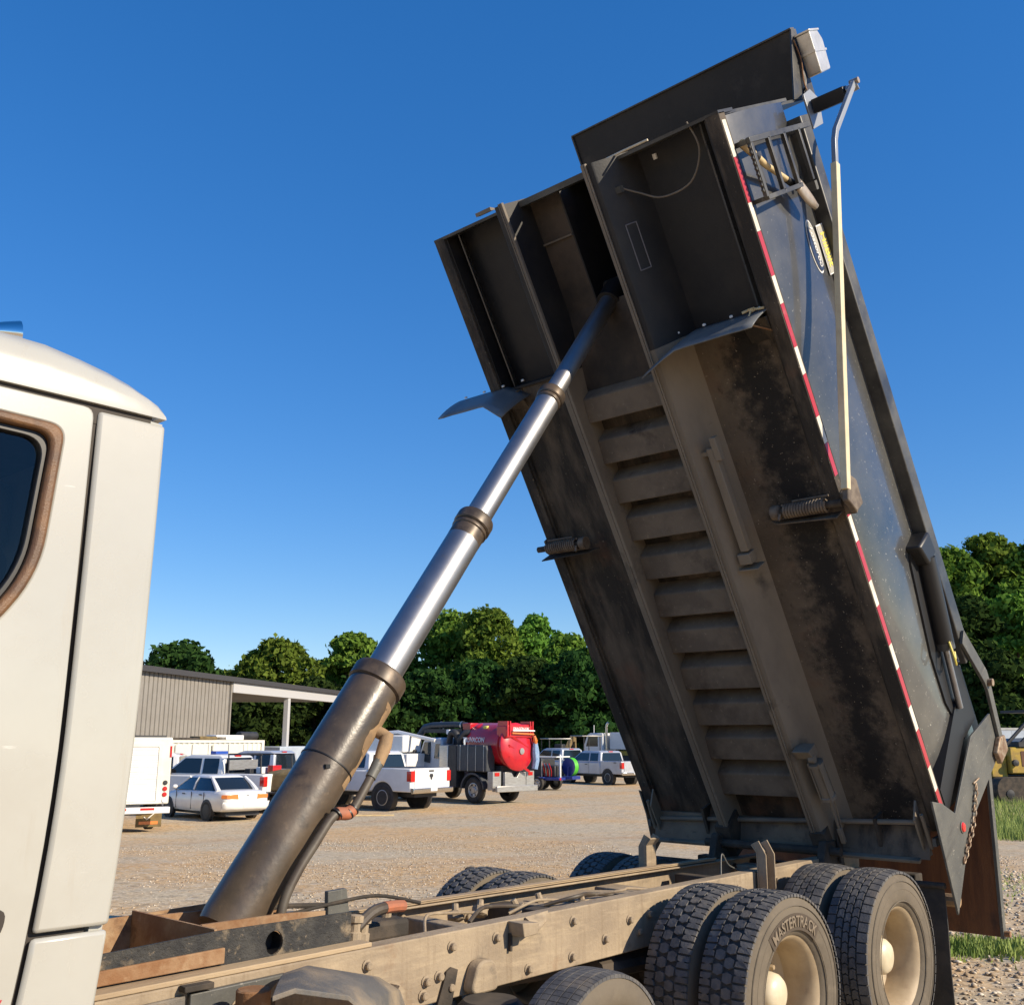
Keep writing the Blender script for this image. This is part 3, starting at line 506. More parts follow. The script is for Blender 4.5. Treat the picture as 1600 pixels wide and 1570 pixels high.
# ---------------- wheels
def tyre_profile(Ro, ri, w):     # radius, lateral
    h = w / 2
    return [(ri, -h * .70), (ri + .012, -h * .86), (ri + .05, -h * .97), (ri + .5 * (Ro - ri), -h), (Ro - .045, -h * .93), (Ro - .018, -h * .84), (Ro - .012, -h * .6), (Ro - .010, 0), (Ro - .012, h * .6), (Ro - .018, h * .84), (Ro - .045, h * .93), (ri + .5 * (Ro - ri), h), (ri + .05, h * .97), (ri + .012, h * .86), (ri, h * .70)]
def lat(fx):   # (ang, r, y) -> local xyz ; wheel axis = y
    return lambda a, r, y: (r * math.sin(a), y, r * math.cos(a))
CY_ = lat(0)
def tread_blocks(Ro, w, kind):
    mb = MB(); h = w / 2 * .86; r0 = Ro - .014; r1 = Ro
    def block(poly):      # poly of (s, y) with s = arc angle
        n = len(poly); cx = sum(p[0] for p in poly) / n; cy = sum(p[1] for p in poly) / n
        bot = [CY_(a, r0 - .01 * (abs(y) > h * .8), y) for a, y in poly]
        top = [CY_(cx + (a - cx) * .95, r1 - .008 * (abs(y) / h) ** 4, cy + (y - cy) * .95) for a, y in poly]
        mb.add(bot + top, [tuple(range(n, 2 * n))] + [(i, (i + 1) % n, n + (i + 1) % n, n + i) for i in range(n)])
    if kind == 'hex':
        N = 46; da = 2 * math.pi / N; g_ = .004
        for k in range(N):
            for c, (ya, yb) in enumerate(((-h * .47, 0), (0, h * .47))):
                a = (k + .5 * c) * da; q = .006 / Ro; m = (ya + yb) / 2; e = .018
                block([(a - da * .36 + q, ya + g_ / 2), (a - da * .5 + q, m), (a - da * .36 + q, yb - g_ / 2), (a + da * .36 - q, yb - g_ / 2), (a + da * .5 - q, m), (a + da * .36 - q, ya + g_ / 2)])
            for s in (-1, 1):
                a = (k + (.25 if s < 0 else .75)) * da; q = .0045 / Ro
                P = [(a - da * .5 + q, s * h * .50), (a - da * .5 + q, s * h * 1.08), (a - da * .05, s * h * 1.08), (a - da * .04, s * h * .86), (a + da * .04, s * h * .86), (a + da * .05, s * h * 1.08), (a + da * .5 - q, s * h * 1.08), (a + da * .5 - q, s * h * .50), (a + da * .12, s * h * .54), (a, s * h * .66), (a - da * .06, s * h * .54)]
                block(P)
    elif kind == 'rib':
        N = 56; da = 2 * math.pi / N; ys = [-h * 1.08, -h * .56, -h * .02 - h * .17, h * .02 + h * .17, h * .56, h * 1.08]
        cols = [(-h * 1.08, -h * .60), (-h * .545, -h * .20), (-h * .155, h * .155), (h * .20, h * .545), (h * .60, h * 1.08)]
        for k in range(N):
            for c, (ya, yb) in enumerate(cols):
                a = (k + .37 * c) * da; q = .003 / Ro; z_ = da * .16
                if c in (0, 4):
                    block([(a - da * .5 + q, ya), (a - da * .5 + q, yb), (a + da * .5 - q, yb), (a + da * .5 - q, ya)])
                else:
                    m = (ya + yb) / 2; wv = (yb - ya) * .10
                    block([(a - da * .5 + q, ya), (a - da * .5 + q + z_, m - wv), (a - da * .5 + q, yb - wv), (a - da * .2, yb), (a + da * .2, yb - wv), (a + da * .5 - q, yb - wv), (a + da * .5 - q + z_, m - wv), (a + da * .5 - q, ya), (a + da * .2, ya + wv), (a - da * .2, ya)])
    else:   # steer ribs
        N = 90; da = 2 * math.pi / N
        for (ya, yb) in ((-h * 1.04, -h * .66), (-h * .62, -h * .24), (-h * .20, h * .20), (h * .24, h * .62), (h * .66, h * 1.04)):
            for k in range(N): block([(k * da, ya), (k * da, yb), ((k + .96) * da, yb), ((k + .96) * da, ya)])
    return mb
def ylathe(prof, seg=72): return MB().lathe([(r, y) for r, y in prof], (0, 0, 0), (0, 1, 0), seg, cap=False)
TYRE = tyre_profile(.515, .296, .285)
ME = {}
ME['tyre'] = ylathe(TYRE).mesh('tyre', 40); ME['tyre'].materials.append(MT['sidewall'])
ME['hex'] = tread_blocks(.517, .285, 'hex').mesh('tread', 0); ME['rib'] = tread_blocks(.517, .285, 'rib').mesh('tread', 0)
for k in ('hex', 'rib'): ME[k].materials.append(MT['tread'])
ME['band'] = ylathe([(.5045, -.118), (.5055, 0), (.5045, .118)]).mesh('tread_base'); ME['band'].materials.append(MT['rubber'])
# deep dish outer rim, face towards -y
ME['rim'] = ylathe([(.298, .10), (.285, .10), (.278, .02), (.268, -.02), (.277, -.075), (.292, -.088), (.305, -.098), (.310, -.106), (.305, -.113), (.296, -.108), (.286, -.098), (.272, -.080), (.262, -.03), (.258, .03), (.262, .075), (.235, .105), (.21, .112), (.15, .105), (.02, .100)], 64).mesh('wheel', 40); ME['rim'].materials.append(MT['rim'])
ME['hubcap'] = ylathe([(.108, .105), (.108, .02), (.102, -.015), (.084, -.038), (.05, -.052), (.001, -.056)], 36).mesh('hub_cap', 40); ME['hubcap'].materials.append(MT['hub'])
ME['nut'] = MB().lathe([(.02, 0), (.02, .03), (.012, .045)], (0, 0, 0), (0, -1, 0), 6).mesh('wheel_nut'); ME['nut'].materials.append(MT['rim'])
def mo(name, me, parent, loc=None, kind=None):
    o = bpy.data.objects.new(name, me); COL.objects.link(o); o.parent = parent
    if loc is not None: o.location = loc
    if kind: o['kind'] = kind
    return o
def dual(x, side, tread, spin):
    for k, (y, face) in enumerate(((1.05, 1), (.715, -1))):
        fs_ = 1.0 if side < 0 else .945
        w_ = mo('wheel', ME['rim'], truck, (x, side * y, .515 * fs_)); w_.scale = (fs_,) * 3; w_.rotation_euler = (0, spin + .3 * k, 0 if (side * face) < 0 else math.pi)
        mo('tyre', ME['tyre'], w_); mo('tread_base', ME['band'], w_); mo('tread', ME[tread], w_, kind='stuff')
        if k == 0:
            mo('hub_cap', ME['hubcap'], w_)
            for q in range(10): mo('wheel_nut', ME['nut'], w_, (.167 * math.cos(R(36 * q)), .105, .167 * math.sin(R(36 * q))))
        if k == 0 and side < 0 and tread == 'hex':
            def arcf(p, r0=.372, y0=-.1385):
                a = p.x / r0 - spin; r = r0 + p.y; return Vector((r * math.sin(a), y0 - p.z - .005 * (1 - abs(p.y) / .06), r * math.cos(a)))
            band = MB(); n_ = 40; A = [(-.262 + .524 * i / n_) for i in range(n_ + 1)]
            band.loft([[arcf(Vector((a, yy, zz))) for yy, zz in ((-.042, .0015), (-.042, .004), (.042, .004), (.042, .0015))] for a in A])
            obj('sidewall_band', band, 'letterbg', w_); textobj('sidewall_lettering', 'MASTERTRACK', .078, 'letter', w_, None, extrude=.002, bold=.001, fn=lambda p: arcf(Vector((p.x * .90, p.y, p.z + .006))))
        if k == 0 and side < 0:
            for rr in (.335, .405, .45): obj('sidewall_ring', ylathe([(rr - .004, -.1405), (rr - .002, -.1435), (rr + .002, -.1435), (rr + .004, -.1405)] if rr < .44 else [(rr - .003, -.138), (rr, -.142), (rr + .003, -.138)], 64), 'sidewall', w_)
        obj('brake_drum', MB().lathe([(.20, 0), (.20, .18), (.02, .18)], (0, .0, 0), (0, 1, 0), 24), 'dark', w_) if k == 1 else None
dual(-1.29, -1, 'hex', R(-2)); dual(.06, -1, 'rib', R(40)); dual(-1.29, 1, 'hex', R(10)); dual(.06, 1, 'hex', R(33))
# lift axle wheel (plain convex steel disc)
T2 = tyre_profile(.43, .27, .25)
def liftw(s):
    w_ = obj('wheel', ylathe([(.275, .02), (.273, -.085), (.281, -.105), (.272, -.110), (.262, -.098), (.25, -.085), (.2, -.112), (.13, -.128), (.125, -.16), (.02, -.165)], 56), 'rim', truck); w_.location = (-2.83, s * 1.055, .43); w_.rotation_euler = (0, 0, R(3) if s < 0 else math.pi)
    obj('tyre', ylathe(T2), 'sidewall', w_, smooth=40); obj('tread', tread_blocks(.431, .25, 'steer'), 'tread', w_, smooth=0, kind='stuff'); obj('tread_base', ylathe([(.421, -.1), (.422, 0), (.421, .1)]), 'rubber', w_)
    for q in range(10): mo('wheel_nut', ME['nut'], w_, (.16 * math.cos(R(36 * q)), -.115, .16 * math.sin(R(36 * q))))
liftw(-1); liftw(1); obj('axle_tube', MB().tube([(-2.83, -.95, .455), (-2.83, .95, .455)], .06, 12), 'dark', truck)
fw = obj('wheel', ylathe([(.29, .02), (.288, -.1), (.29, -.12), (.262, -.1), (.2, -.13), (.02, -.15)], 40), 'rim', truck); fw.location = (-8.0, -1.05, .515); mo('tyre', ME['tyre'], fw); mo('tread', ME['rib'], fw, kind='stuff')
# mudflaps behind the rear wheels
for s in (-1, 1):
    fl = []
    for z, dx in ((.86, 0), (.78, .012), (.6, .02), (.35, .012), (.08, .025)): fl.append([(.80 + dx, s * .62, z), (.80 + dx, s * 1.175, z - .01 if z > .8 else z), (.812 + dx, s * 1.175, z), (.812 + dx, s * .62, z)])
    obj('mud_flap', MB().loft(fl), 'mudflap', truck, bev=.003); obj('flap_hanger', MB().tube([(.79, s * .4, .87), (.79, s * 1.19, .87)], .02, 8), 'dark', truck)
obj('rear_cross_beam', MB().box(1.02, 1.14, -.9, .9, .70, .90), 'dark', truck, bev=.01)
obj('rear_tail_beam', MB().tube([(1.25, -1.1, .72), (1.25, 1.1, .72)], .045, 10), 'cyldust', truck)
obj('bed_hinge_pin', MB().tube([(.62, -.55, 1.05), (.62, .55, 1.05)], .03, 10), 'dark', truck)
for s in (-1, 1): obj('bed_hinge', MB().prism([(.5, .94), (.85, .94), (.72, 1.12), (.56, 1.12)], 1, s * .44 - .03, s * .44 + .03), 'dark', truck, bev=.01)
# ---------------- tipped bed, built in its own axes: x = -u (u runs to the front), y, z = up off the floor
AL = R(58.61)
bed = obj('dump_bed', MB().box(-4.918, 0, -1.10, 1.10, .5021, .515), 'gate', truck)
bed.location = (.83, 0, 1.201); bed.rotation_euler = (0, AL, 0)
def B(name, mb, m, **k): return obj(name, mb.map(lambda u, v, w: (-u, v, w)), m, bed, **k)
UF = 4.93
def Ub(u0, u1, v0, v1, w0, w1): return MB().box(u0, u1, v0, v1, w0, w1)
# floor underside, outer bays
for s in (-1, 1):
    B('floor_panel', Ub(-.02, 3.72, *sorted((s * .53, s * 1.125)), .045, .06), 'mudpanel' if s < 0 else 'mud_shade')
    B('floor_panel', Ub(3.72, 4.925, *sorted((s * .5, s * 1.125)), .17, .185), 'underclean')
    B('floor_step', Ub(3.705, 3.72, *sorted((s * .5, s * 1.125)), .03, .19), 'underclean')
    B('rail_web', Ub(3.70, 4.925, *sorted((s * 1.108, s * 1.124)), .02, .20), 'underclean'); B('rail_web', Ub(0, 3.70, *sorted((s * 1.108, s * 1.124)), .02, .20), 'mud_shade')
    # rub rail with a bottom lip
    B('rub_rail', Ub(0.02, UF, *sorted((s * 1.125, s * 1.22)), 0.0, .082), 'mud_shade', bev=.004)
    # sills: narrow bottom flange, upright inner web, sloping outer web
    prof = [(.352, .06), (.352, -.20), (.362, -.21), (.415, -.21), (.425, -.20), (.555, .06)]
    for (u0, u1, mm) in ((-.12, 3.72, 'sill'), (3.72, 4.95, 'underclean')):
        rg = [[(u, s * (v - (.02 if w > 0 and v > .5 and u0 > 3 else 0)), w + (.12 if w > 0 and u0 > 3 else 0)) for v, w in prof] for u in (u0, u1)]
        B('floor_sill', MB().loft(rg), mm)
    B('sill_flange', Ub(-.14, 4.96, *sorted((s * .340, s * .362)), -.222, -.196), 'sill', bev=.003)
    B('sill_flange', Ub(-.14, 4.96, *sorted((s * .366, s * .376)), -.222, -.196), 'sill', bev=.002)
    B('sill_foot', MB().prism([(-.15, -.23), (.10, -.23), (.14, -.05), (-.15, -.02)], 1, *sorted((s * .33, s * .45))), 'dark')
    B('floor_gusset', MB().prism([(3.55, .04), (3.70, .04), (3.70, -.03)], 1, *sorted((s * .95, s * 1.12))), 'mud_shade')
# floor between the sills and its cross members
B('centre_floor', Ub(-.05, 3.52, -.352, .352, .03, .045), 'mud_shade')  # dark coat also paints the shade in the gaps between cross members
xm = None
for k, u in enumerate((3.335, 3.02, 2.715, 2.42, 2.11, 1.805, 1.51, 1.205, .905, .615, .31)):
    p_ = [(u, .03), (u, -.106), (u + .006, -.112), (u + .170, -.094), (u + .180, -.084), (u + .225, .03)]
    o = B('cross_member', MB().prism([(a, b) for a, b in p_], 1, -.3515, .3515), 'rib', bev=.003, smooth=0)
# front pocket for the hoist head
B('pocket_plate', MB().plate([(3.52, -.352, -.008), (3.52, .352, -.008), (4.10, .352, .10), (4.10, -.352, .10)], (0, 0, 1), .012), 'baybrown')
B('pocket_plate', Ub(4.10, 4.93, .10, .352, .10, .115), 'baybrown')
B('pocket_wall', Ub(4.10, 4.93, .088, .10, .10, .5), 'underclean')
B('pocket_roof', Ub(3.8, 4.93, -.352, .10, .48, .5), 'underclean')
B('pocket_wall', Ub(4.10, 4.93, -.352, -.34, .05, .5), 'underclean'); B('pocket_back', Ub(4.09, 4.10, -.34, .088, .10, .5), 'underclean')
B('pocket_lip', Ub(4.60, 4.612, .10, .352, .085, .10), 'sill')
B('hoist_head_pin', MB().tube([(4.18, -.34, .27), (4.18, .088, .27)], .05, 14), 'dark')
B('front_lip', MB().prism([(4.90, -.02), (4.94, -.02), (4.94, .10), (4.90, .10)], 1, -.352, .352), 'trim')
B('front_lip', MB().prism([(4.92, .0), (4.94, .0), (4.94, .2), (4.92, .2)], 1, .42, 1.22), 'trim'); B('front_lip', MB().prism([(4.92, .0), (4.94, .0), (4.94, .2), (4.92, .2)], 1, -1.22, -.42), 'trim')
B('lip_flange', MB().prism([(4.945, -.20), (4.97, -.20), (4.955, -.15), (4.945, -.15)], 1, .46, .60), 'sill')
0 and B('bent_wire', MB().tube([(4.965, -.38, -.21), (4.96, -.30, -.20), (4.95, -.12, -.05)], .01, 6), 'white')
B('rust_edge', MB().tube([(4.95, -.40, -.02), (4.955, -.55, .0), (4.955, -.72, .01)], .008, 6), 'hub')
wr = spline([(4.955, -1.0, .02), (4.78, -1.02, .03), (4.62, -.9, .03), (4.60, -.7, .0), (4.68, -.56, -.02), (4.74, -.48, -.05)]); B('loose_wire', MB().tube(wr, .006, 6), 'sill')
B('wire_clip', Ub(4.72, 4.76, -.49, -.45, -.10, -.06), 'wing'); B('white_tab', Ub(4.84, 4.875, -.66, -.635, .155, .169), 'decalwhite')
wr = spline([(4.88, -.26, .0), (4.78, -.22, .03), (4.66, -.20, .06), (4.60, -.19, .08)]); B('loose_wire', MB().tube(wr, .006, 6), 'wing'); B('wire_knot', MB().lathe([(.001, -.03), (.02, -.015), (.02, .015), (.001, .03)], (4.58, -.19, .08), (1, 0, 0), 8), 'black')
# engraved plate on the front of the near sill's sloping web
def slope(u, t): # t 0..1 along the near sloping web
    return Vector((u, -(.425 + .11 * t), -.20 + .38 * t))
sn = (slope(4, 1) - slope(4, 0)).cross(Vector((1, 0, 0))).normalized() * .003
fr = MB()
if sn.z > 0: sn = -sn
for (ua, ta, ub, tb) in ((4.52, .22, 4.52, .46), (4.22, .22, 4.22, .46), (4.52, .22, 4.22, .22), (4.52, .46, 4.22, .46)):
    fr.tube([slope(ua, ta) + sn, slope(ub, tb) + sn], .004, 5)
B('stamped_plate', fr, 'engrave')
# bed side wall, curved, with top rail
SP = [(1.05, .083), (1.092, .17), (1.125, .27), (1.150, .38), (1.168, .50), (1.177, .64), (1.177, .78), (1.168, .93), (1.150, 1.09)]
for s in (-1, 1):
    rg = [[(u, s * v, w) for v, w in SP] + [(u, s * (v - .012), w) for v, w in SP[::-1]] for u in (-.02, .6, 1.2, 1.8, 2.4, 3.0, 3.6, 4.2, 4.8, 4.92)]
    B('side_wall', MB().loft(rg), 'side', smooth=60)
    B('top_rail', MB().loft([[(u, s * v, w) for v, w in ((1.11, 1.092), (1.24, 1.092), (1.246, 1.10), (1.246, 1.232), (1.24, 1.24), (1.11, 1.24))] for u in (.70, 4.79)]), 'trim', bev=.004)
    B('rail_ledge', Ub(1.75, 4.79, *sorted((s * 1.10, s * 1.16)), 1.0, 1.012), 'trim') if 0 else None
B('front_wall', Ub(4.925, 4.945, -1.13, 1.13, .2, 1.24), 'trim'); B('head_board', Ub(4.925, 4.945, -1.02, 1.02, 1.241, 1.944), 'trim')
0 and B('side_post', MB().prism([(4.86, .09), (4.925, .09), (4.925, 1.09), (4.86, 1.09)], 1, -1.18, -1.13), 'trim')
# bed floor top and inside, seen only from elsewhere
B('inner_floor', Ub(0, 4.085, -1.12, 1.12, .19, .2), 'gate'); B('inner_floor', Ub(4.085, 4.92, -1.12, -.352, .19, .2), 'gate'); B('inner_floor', Ub(4.085, 4.92, .352, 1.12, .19, .2), 'gate')
# cab shield over the front wall
sh = B('cab_shield', Ub(4.93, 5.44, -1.02, 1.02, 1.945, 1.957), 'shieldmat', bev=.002)
B('shield_lip', Ub(5.43, 5.442, -1.03, 1.03, 1.93, 2.0), 'trim'); B('shield_end', MB().prism([(4.94, 1.62), (4.94, 2.02), (5.43, 2.02), (5.43, 1.935)], 1, -1.034, -1.021), 'trim', bev=.002); B('shield_end', MB().prism([(4.94, 1.93), (4.94, 2.02), (5.43, 2.02), (5.43, 1.93)], 1, 1.021, 1.034), 'trim')
B('light_box', MB().prism(roundpoly([(5.06, 1.95), (5.37, 1.94), (5.37, 2.10), (5.30, 2.16), (5.08, 2.15)], .02), 1, -1.15, -1.045), 'lightbox', bev=.006)
B('light_box_band', MB().prism([(5.215, 1.935), (5.23, 1.935), (5.23, 2.165), (5.215, 2.165)], 1, -1.156, -1.04), 'lightbox'); B('light_box_cap', MB().prism([(5.362, 1.93), (5.378, 1.93), (5.378, 2.12), (5.362, 2.12)], 1, -1.158, -1.04), 'lightbox', bev=.003)
0 and B('beacon_lens', MB().lathe([(.085, 0), (.085, .02), (.07, .045), (.03, .06), (.001, .064)], (5.13, -1.09, 2.15), (0, -.3, 1), 20), 'decalwhite')
for k in range(3): B('light_wire', MB().tube(spline([(5.35, -1.037, 1.93 - .01 * k), (5.2, -1.04 - .006 * k, 1.90), (5.05, -1.05, 1.88 - .02 * k), (4.96, -1.03 - .02 * k, 1.80)]), .006, 6), ('black', 'black', 'rust')[k])
# tarp arm with its pivot bracket and spring
B('tarp_bracket', MB().box(4.80, 4.90, -1.34, -1.10, 1.72, 1.82), 'black', bev=.006); B('tarp_bracket_plate', MB().prism([(4.70, 1.66), (4.95, 1.66), (4.98, 1.80), (4.90, 1.92), (4.72, 1.86)], 1, -1.09, -1.075), 'glass' if 0 else 'armsteel', bev=.003)
B('tarp_roller_end', MB().tube([(4.86, -1.34, 1.78), (4.87, -1.42, 1.80)], .03, 12), 'armsteel')
A0, A1, A2 = Vector((4.90, -1.40, 1.80)), Vector((4.60, -1.38, 1.22)), Vector((2.55, -1.325, -.12))
def barq(p, q, hw, hv):   # rectangular bar
    t = (q - p).normalized(); b = Vector((0, 1, 0)); a = b.cross(t).normalized()
    return [p + a * hw - b * hv, p + a * hw + b * hv, p - a * hw + b * hv, p - a * hw - b * hv], [q + a * hw - b * hv, q + a * hw + b * hv, q - a * hw + b * hv, q - a * hw - b * hv]
mid = A1.lerp(A2, .09); mm = MB(); pA = A0.lerp(A1, .93); pB = A1.lerp(A2, .02)
mm.loft([barq(A0, A1, .020, .016)[0], barq(A0, pA, .020, .016)[1], barq(pB, A2, .020, .016)[0], barq(pB, mid, .020, .016)[1]])
ta = B('tarp_arm_tip', mm, 'armsteel', bev=.004)
mm = MB(); q = barq(mid, A2, .027, .022); mm.hexa(*q); B('tarp_arm', mm, 'arm', bev=.004)
B('tarp_arm_bolt', MB().tube([A0 + Vector((0, .03, 0)), A0 + Vector((0, -.035, 0))], .022, 10), 'steel')
def springset(s):
    u0 = 2.44
    B('pivot_bracket', MB().prism([(u0 - .09, -.012), (u0 + .06, -.012), (u0 + .07, .07), (u0 - .05, .10)], 1, *sorted((s * 1.225, s * (1.30 if s < 0 else 1.245)))), 'spring', bev=.005)
    if s < 0: B('pivot_fork', MB().prism([(u0 - .05, -.10), (u0 + .06, -.17), (u0 + .20, -.06), (u0 + .12, .03), (u0 - .04, .02)], 1, *sorted((s * 1.302, s * 1.345))), 'spring', bev=.01)
    B('spring_plate', MB().plate([(u0 - .06, s * .72, -.03), (u0 - .06, s * 1.22, -.03), (u0 - .06, s * 1.22, -.14), (u0 - .06, s * .80, -.10)], (1, 0, 0), .008), 'mud_shade')
    pts = []; turns = 15
    for k in range(turns * 10):
        a = 2 * math.pi * k / 10; pts.append((u0 + .02 + .042 * math.cos(a), s * (.86 + .30 * k / (turns * 10)), -.085 + .042 * math.sin(a)))
    B('torsion_spring', MB().tube(pts, .0088, 6), 'spring'); B('spring_core', MB().tube([(u0 + .02, s * .80, -.085), (u0 + .02, s * 1.26, -.085)], .024, 10), 'dark')
    B('spring_hub', MB().lathe([(.02, 0), (.048, .0), (.048, .05), (.03, .06)], (u0 + .02, s * .78, -.085), (0, s, 0), 12), 'spring'); B('spring_leg', MB().tube([(u0 + .02, s * .85, -.128), (u0 - .01, s * .845, -.16)], .009, 6), 'spring'); B('spring_leg', MB().tube([(u0 + .07, s * 1.17, -.05), (u0 + .068, s * .92, -.05)], .008, 6), 'spring')
springset(-1); springset(1)
# plastic flaps hung under the front of the floor
def flapgrid(pts, name, pm):
    mb = MB(); nI = len(pts); nJ = len(pts[0]); vs = [p for r_ in pts for p in r_]; fs = [(i * nJ + j, i * nJ + j + 1, (i + 1) * nJ + j + 1, (i + 1) * nJ + j) for i in range(nI - 1) for j in range(nJ - 1)]
    mb.add(vs, fs); o = B(name, mb, pm, smooth=60); sd_ = o.modifiers.new('solid', 'SOLIDIFY'); sd_.thickness = .008; return o
for s in (-1, 1):
    rows = []
    for i in range(11):
        t = i / 10; v = -1.13 + t * .75; ro = []      # t=1 is the inner end for the near flap
        L_ = .30 + .06 * math.sin(t * 3) + (.035 if (.18 < t < .62) else 0) * -1
        for j in range(6):
            q = j / 5; w = .045 - L_ * q - .20 * max(0, t - .70) / .3 * (.25 + q * .5); u = 3.742 - .05 * q * q - .10 * max(0, t - .72) / .28
            ro.append((u, v, w))
        rows.append(ro)
    if s > 0: rows = [[(u, v + 1.58, w) for u, v, w in r_][:] for r_ in rows]; rows = [[(rows[i][j][0], 1.60 - (rows[i][j][1] - .45), rows[i][j][2] + .0) for j in range(6)] for i in range(11)]
    flapgrid(rows, 'floor_flap', 'flap')
    for k in range(4):
        v = (-1.08 + .2 * k) if s < 0 else (1.55 - .2 * k) - .05; B('flap_bolt', MB().lathe([(.012, 0), (.012, .012), (.001, .016)], (3.75, v, .02), (1, 0, 0), 8), 'decalwhite')
B('flap_strap', MB().tube([(3.752, -1.12, .0), (3.765, -1.02, -.01), (3.76, -.98, -.02)], .009, 6), 'wood'); B('flap_tie', Ub(3.75, 3.775, -1.06, -1.03, -.03, .0), 'wood'); B('flap_tie', MB().tube([(3.76, -1.045, -.03), (3.735, -1.04, -.07)], .005, 6), 'wood')
B('flap_brace', MB().tube([(3.72, -1.0, -.12), (3.60, -1.12, .02)], .006, 6), 'rust')
# body prop, latch shaft, air chamber
B('body_prop', MB().hexa([(2.25, -.505, -.165), (2.25, -.565, -.165), (2.25, -.565, -.105), (2.25, -.505, -.105)], [(2.99, -.505, -.165), (2.99, -.565, -.165), (2.99, -.565, -.105), (2.99, -.505, -.105)]), 'sill', bev=.006)
B('prop_head', Ub(2.90, 3.06, -.60, -.555, -.175, -.12), 'sill', bev=.005); B('prop_hook', Ub(2.94, 2.97, -.50, -.45, -.15, -.12), 'sill'); B('prop_foot', Ub(2.16, 2.235, -.565, -.475, -.175, -.08), 'sill', bev=.005); B('prop_stop', Ub(2.12, 2.128, -.60, -.455, -.18, -.06), 'sill')
B('latch_shaft', MB().tube([(.13, -1.08, -.07), (.03, 1.06, -.07)], .018, 10), 'sill')
for v in (-.78, .62): B('shaft_hanger', MB().prism([(.12, .045), (.15, -.09), (-.06, -.12), (-.09, -.08), (.05, -.05)], 1, v - .012, v + .012), 'dark')
for s in (-1, 1):
    B('latch_plate', MB().prism([(.27, -.02), (.18, -.12), (-.12, -.12), (-.16, -.02)], 1, *sorted((s * 1.07, s * 1.085))), 'sill', bev=.003); B('latch_link', MB().tube([(.20, s * 1.12, -.08), (-.05, s * 1.13, -.10)], .014, 8), 'sill'); B('latch_hook', MB().prism([(-.02, -.12), (.03, -.10), (-.02, .02), (-.08, .02)], 1, *sorted((s * 1.15, s * 1.175))), 'wing')
B('rear_apron', MB().plate([(.06, -1.12, -.02), (.06, 1.12, -.02), (-.10, 1.12, -.16), (-.10, -1.12, -.16)], (0, 0, 1), .012), 'under'); B('apron_lip', MB().box(-.115, -.09, -1.06, 1.12, -.19, -.155), 'sill', bev=.004)
B('chamber_bracket', MB().prism([(.70, -.14), (.78, -.14), (.78, -.26), (.70, -.22)], 1, -.56, -.43), 'sill', bev=.005); B('chamber_eye', MB().lathe([(.012, -.02), (.028, -.02), (.028, .02), (.012, .02)], (.70, -.545, -.215), (0, 1, 0), 12), 'sill')
ac = B('air_chamber', MB().lathe([(.02, 0), (.055, 0), (.055, .025), (.048, .03), (.048, .27), (.055, .275), (.055, .30), (.02, .30)], (.66, -.545, -.19), (-1, 0, .06), 20), 'sill')
for a in range(4):
    q = R(45 + 90 * a); B('tie_rod', MB().tube([(.67, -.545 + .055 * math.cos(q), -.19 + .055 * math.sin(q)), (.35, -.545 + .055 * math.cos(q), -.172 + .055 * math.sin(q))], .006, 6), 'sill')
B('push_rod', MB().tube([(.36, -.545, -.17), (.06, -.53, -.15), (-.02, -.52, -.14)], .01, 8), 'sill'); B('push_rod', MB().tube([(.36, -.575, -.16), (.10, -.54, -.13)], .006, 6), 'sill'); B('clevis', Ub(-.02, .10, -.545, -.515, -.165, -.13), 'sill', bev=.004); B('clevis_lever', MB().prism([(.1, -.04), (.13, -.1), (-.14, -.22), (-.16, -.18)], 1, -.50, -.485), 'dark')
# reflective tape along the rub rail, red 11 in, white 7 in
def tape(u0, u1, c): B('reflective_tape', MB().box(u0, u1, -1.2235, -1.2205, .010, .058), c, smooth=0)
T_ = .4572; ua = 4.655
tape(ua + .001, ua + .225, 'white')
for k in range(5):
    a = ua - k * T_
    if k < 4: tape(a - .2794, a - .001, 'red'); tape(a - T_ + .001, a - .2804, 'white')
    else: tape(a - .22, a - .001, 'red')
ub = 2.150; tape(ub + T_ - .2794 - .0, ub + T_ - .15, 'red'); tape(ub + .001, ub + T_ - .2804, 'white')
for k in range(5):
    a = ub - k * T_; tape(a - .2794, a - .001, 'red'); tape(a - .2804 - (.1768 if k < 4 else .04), a - .2804, 'white')
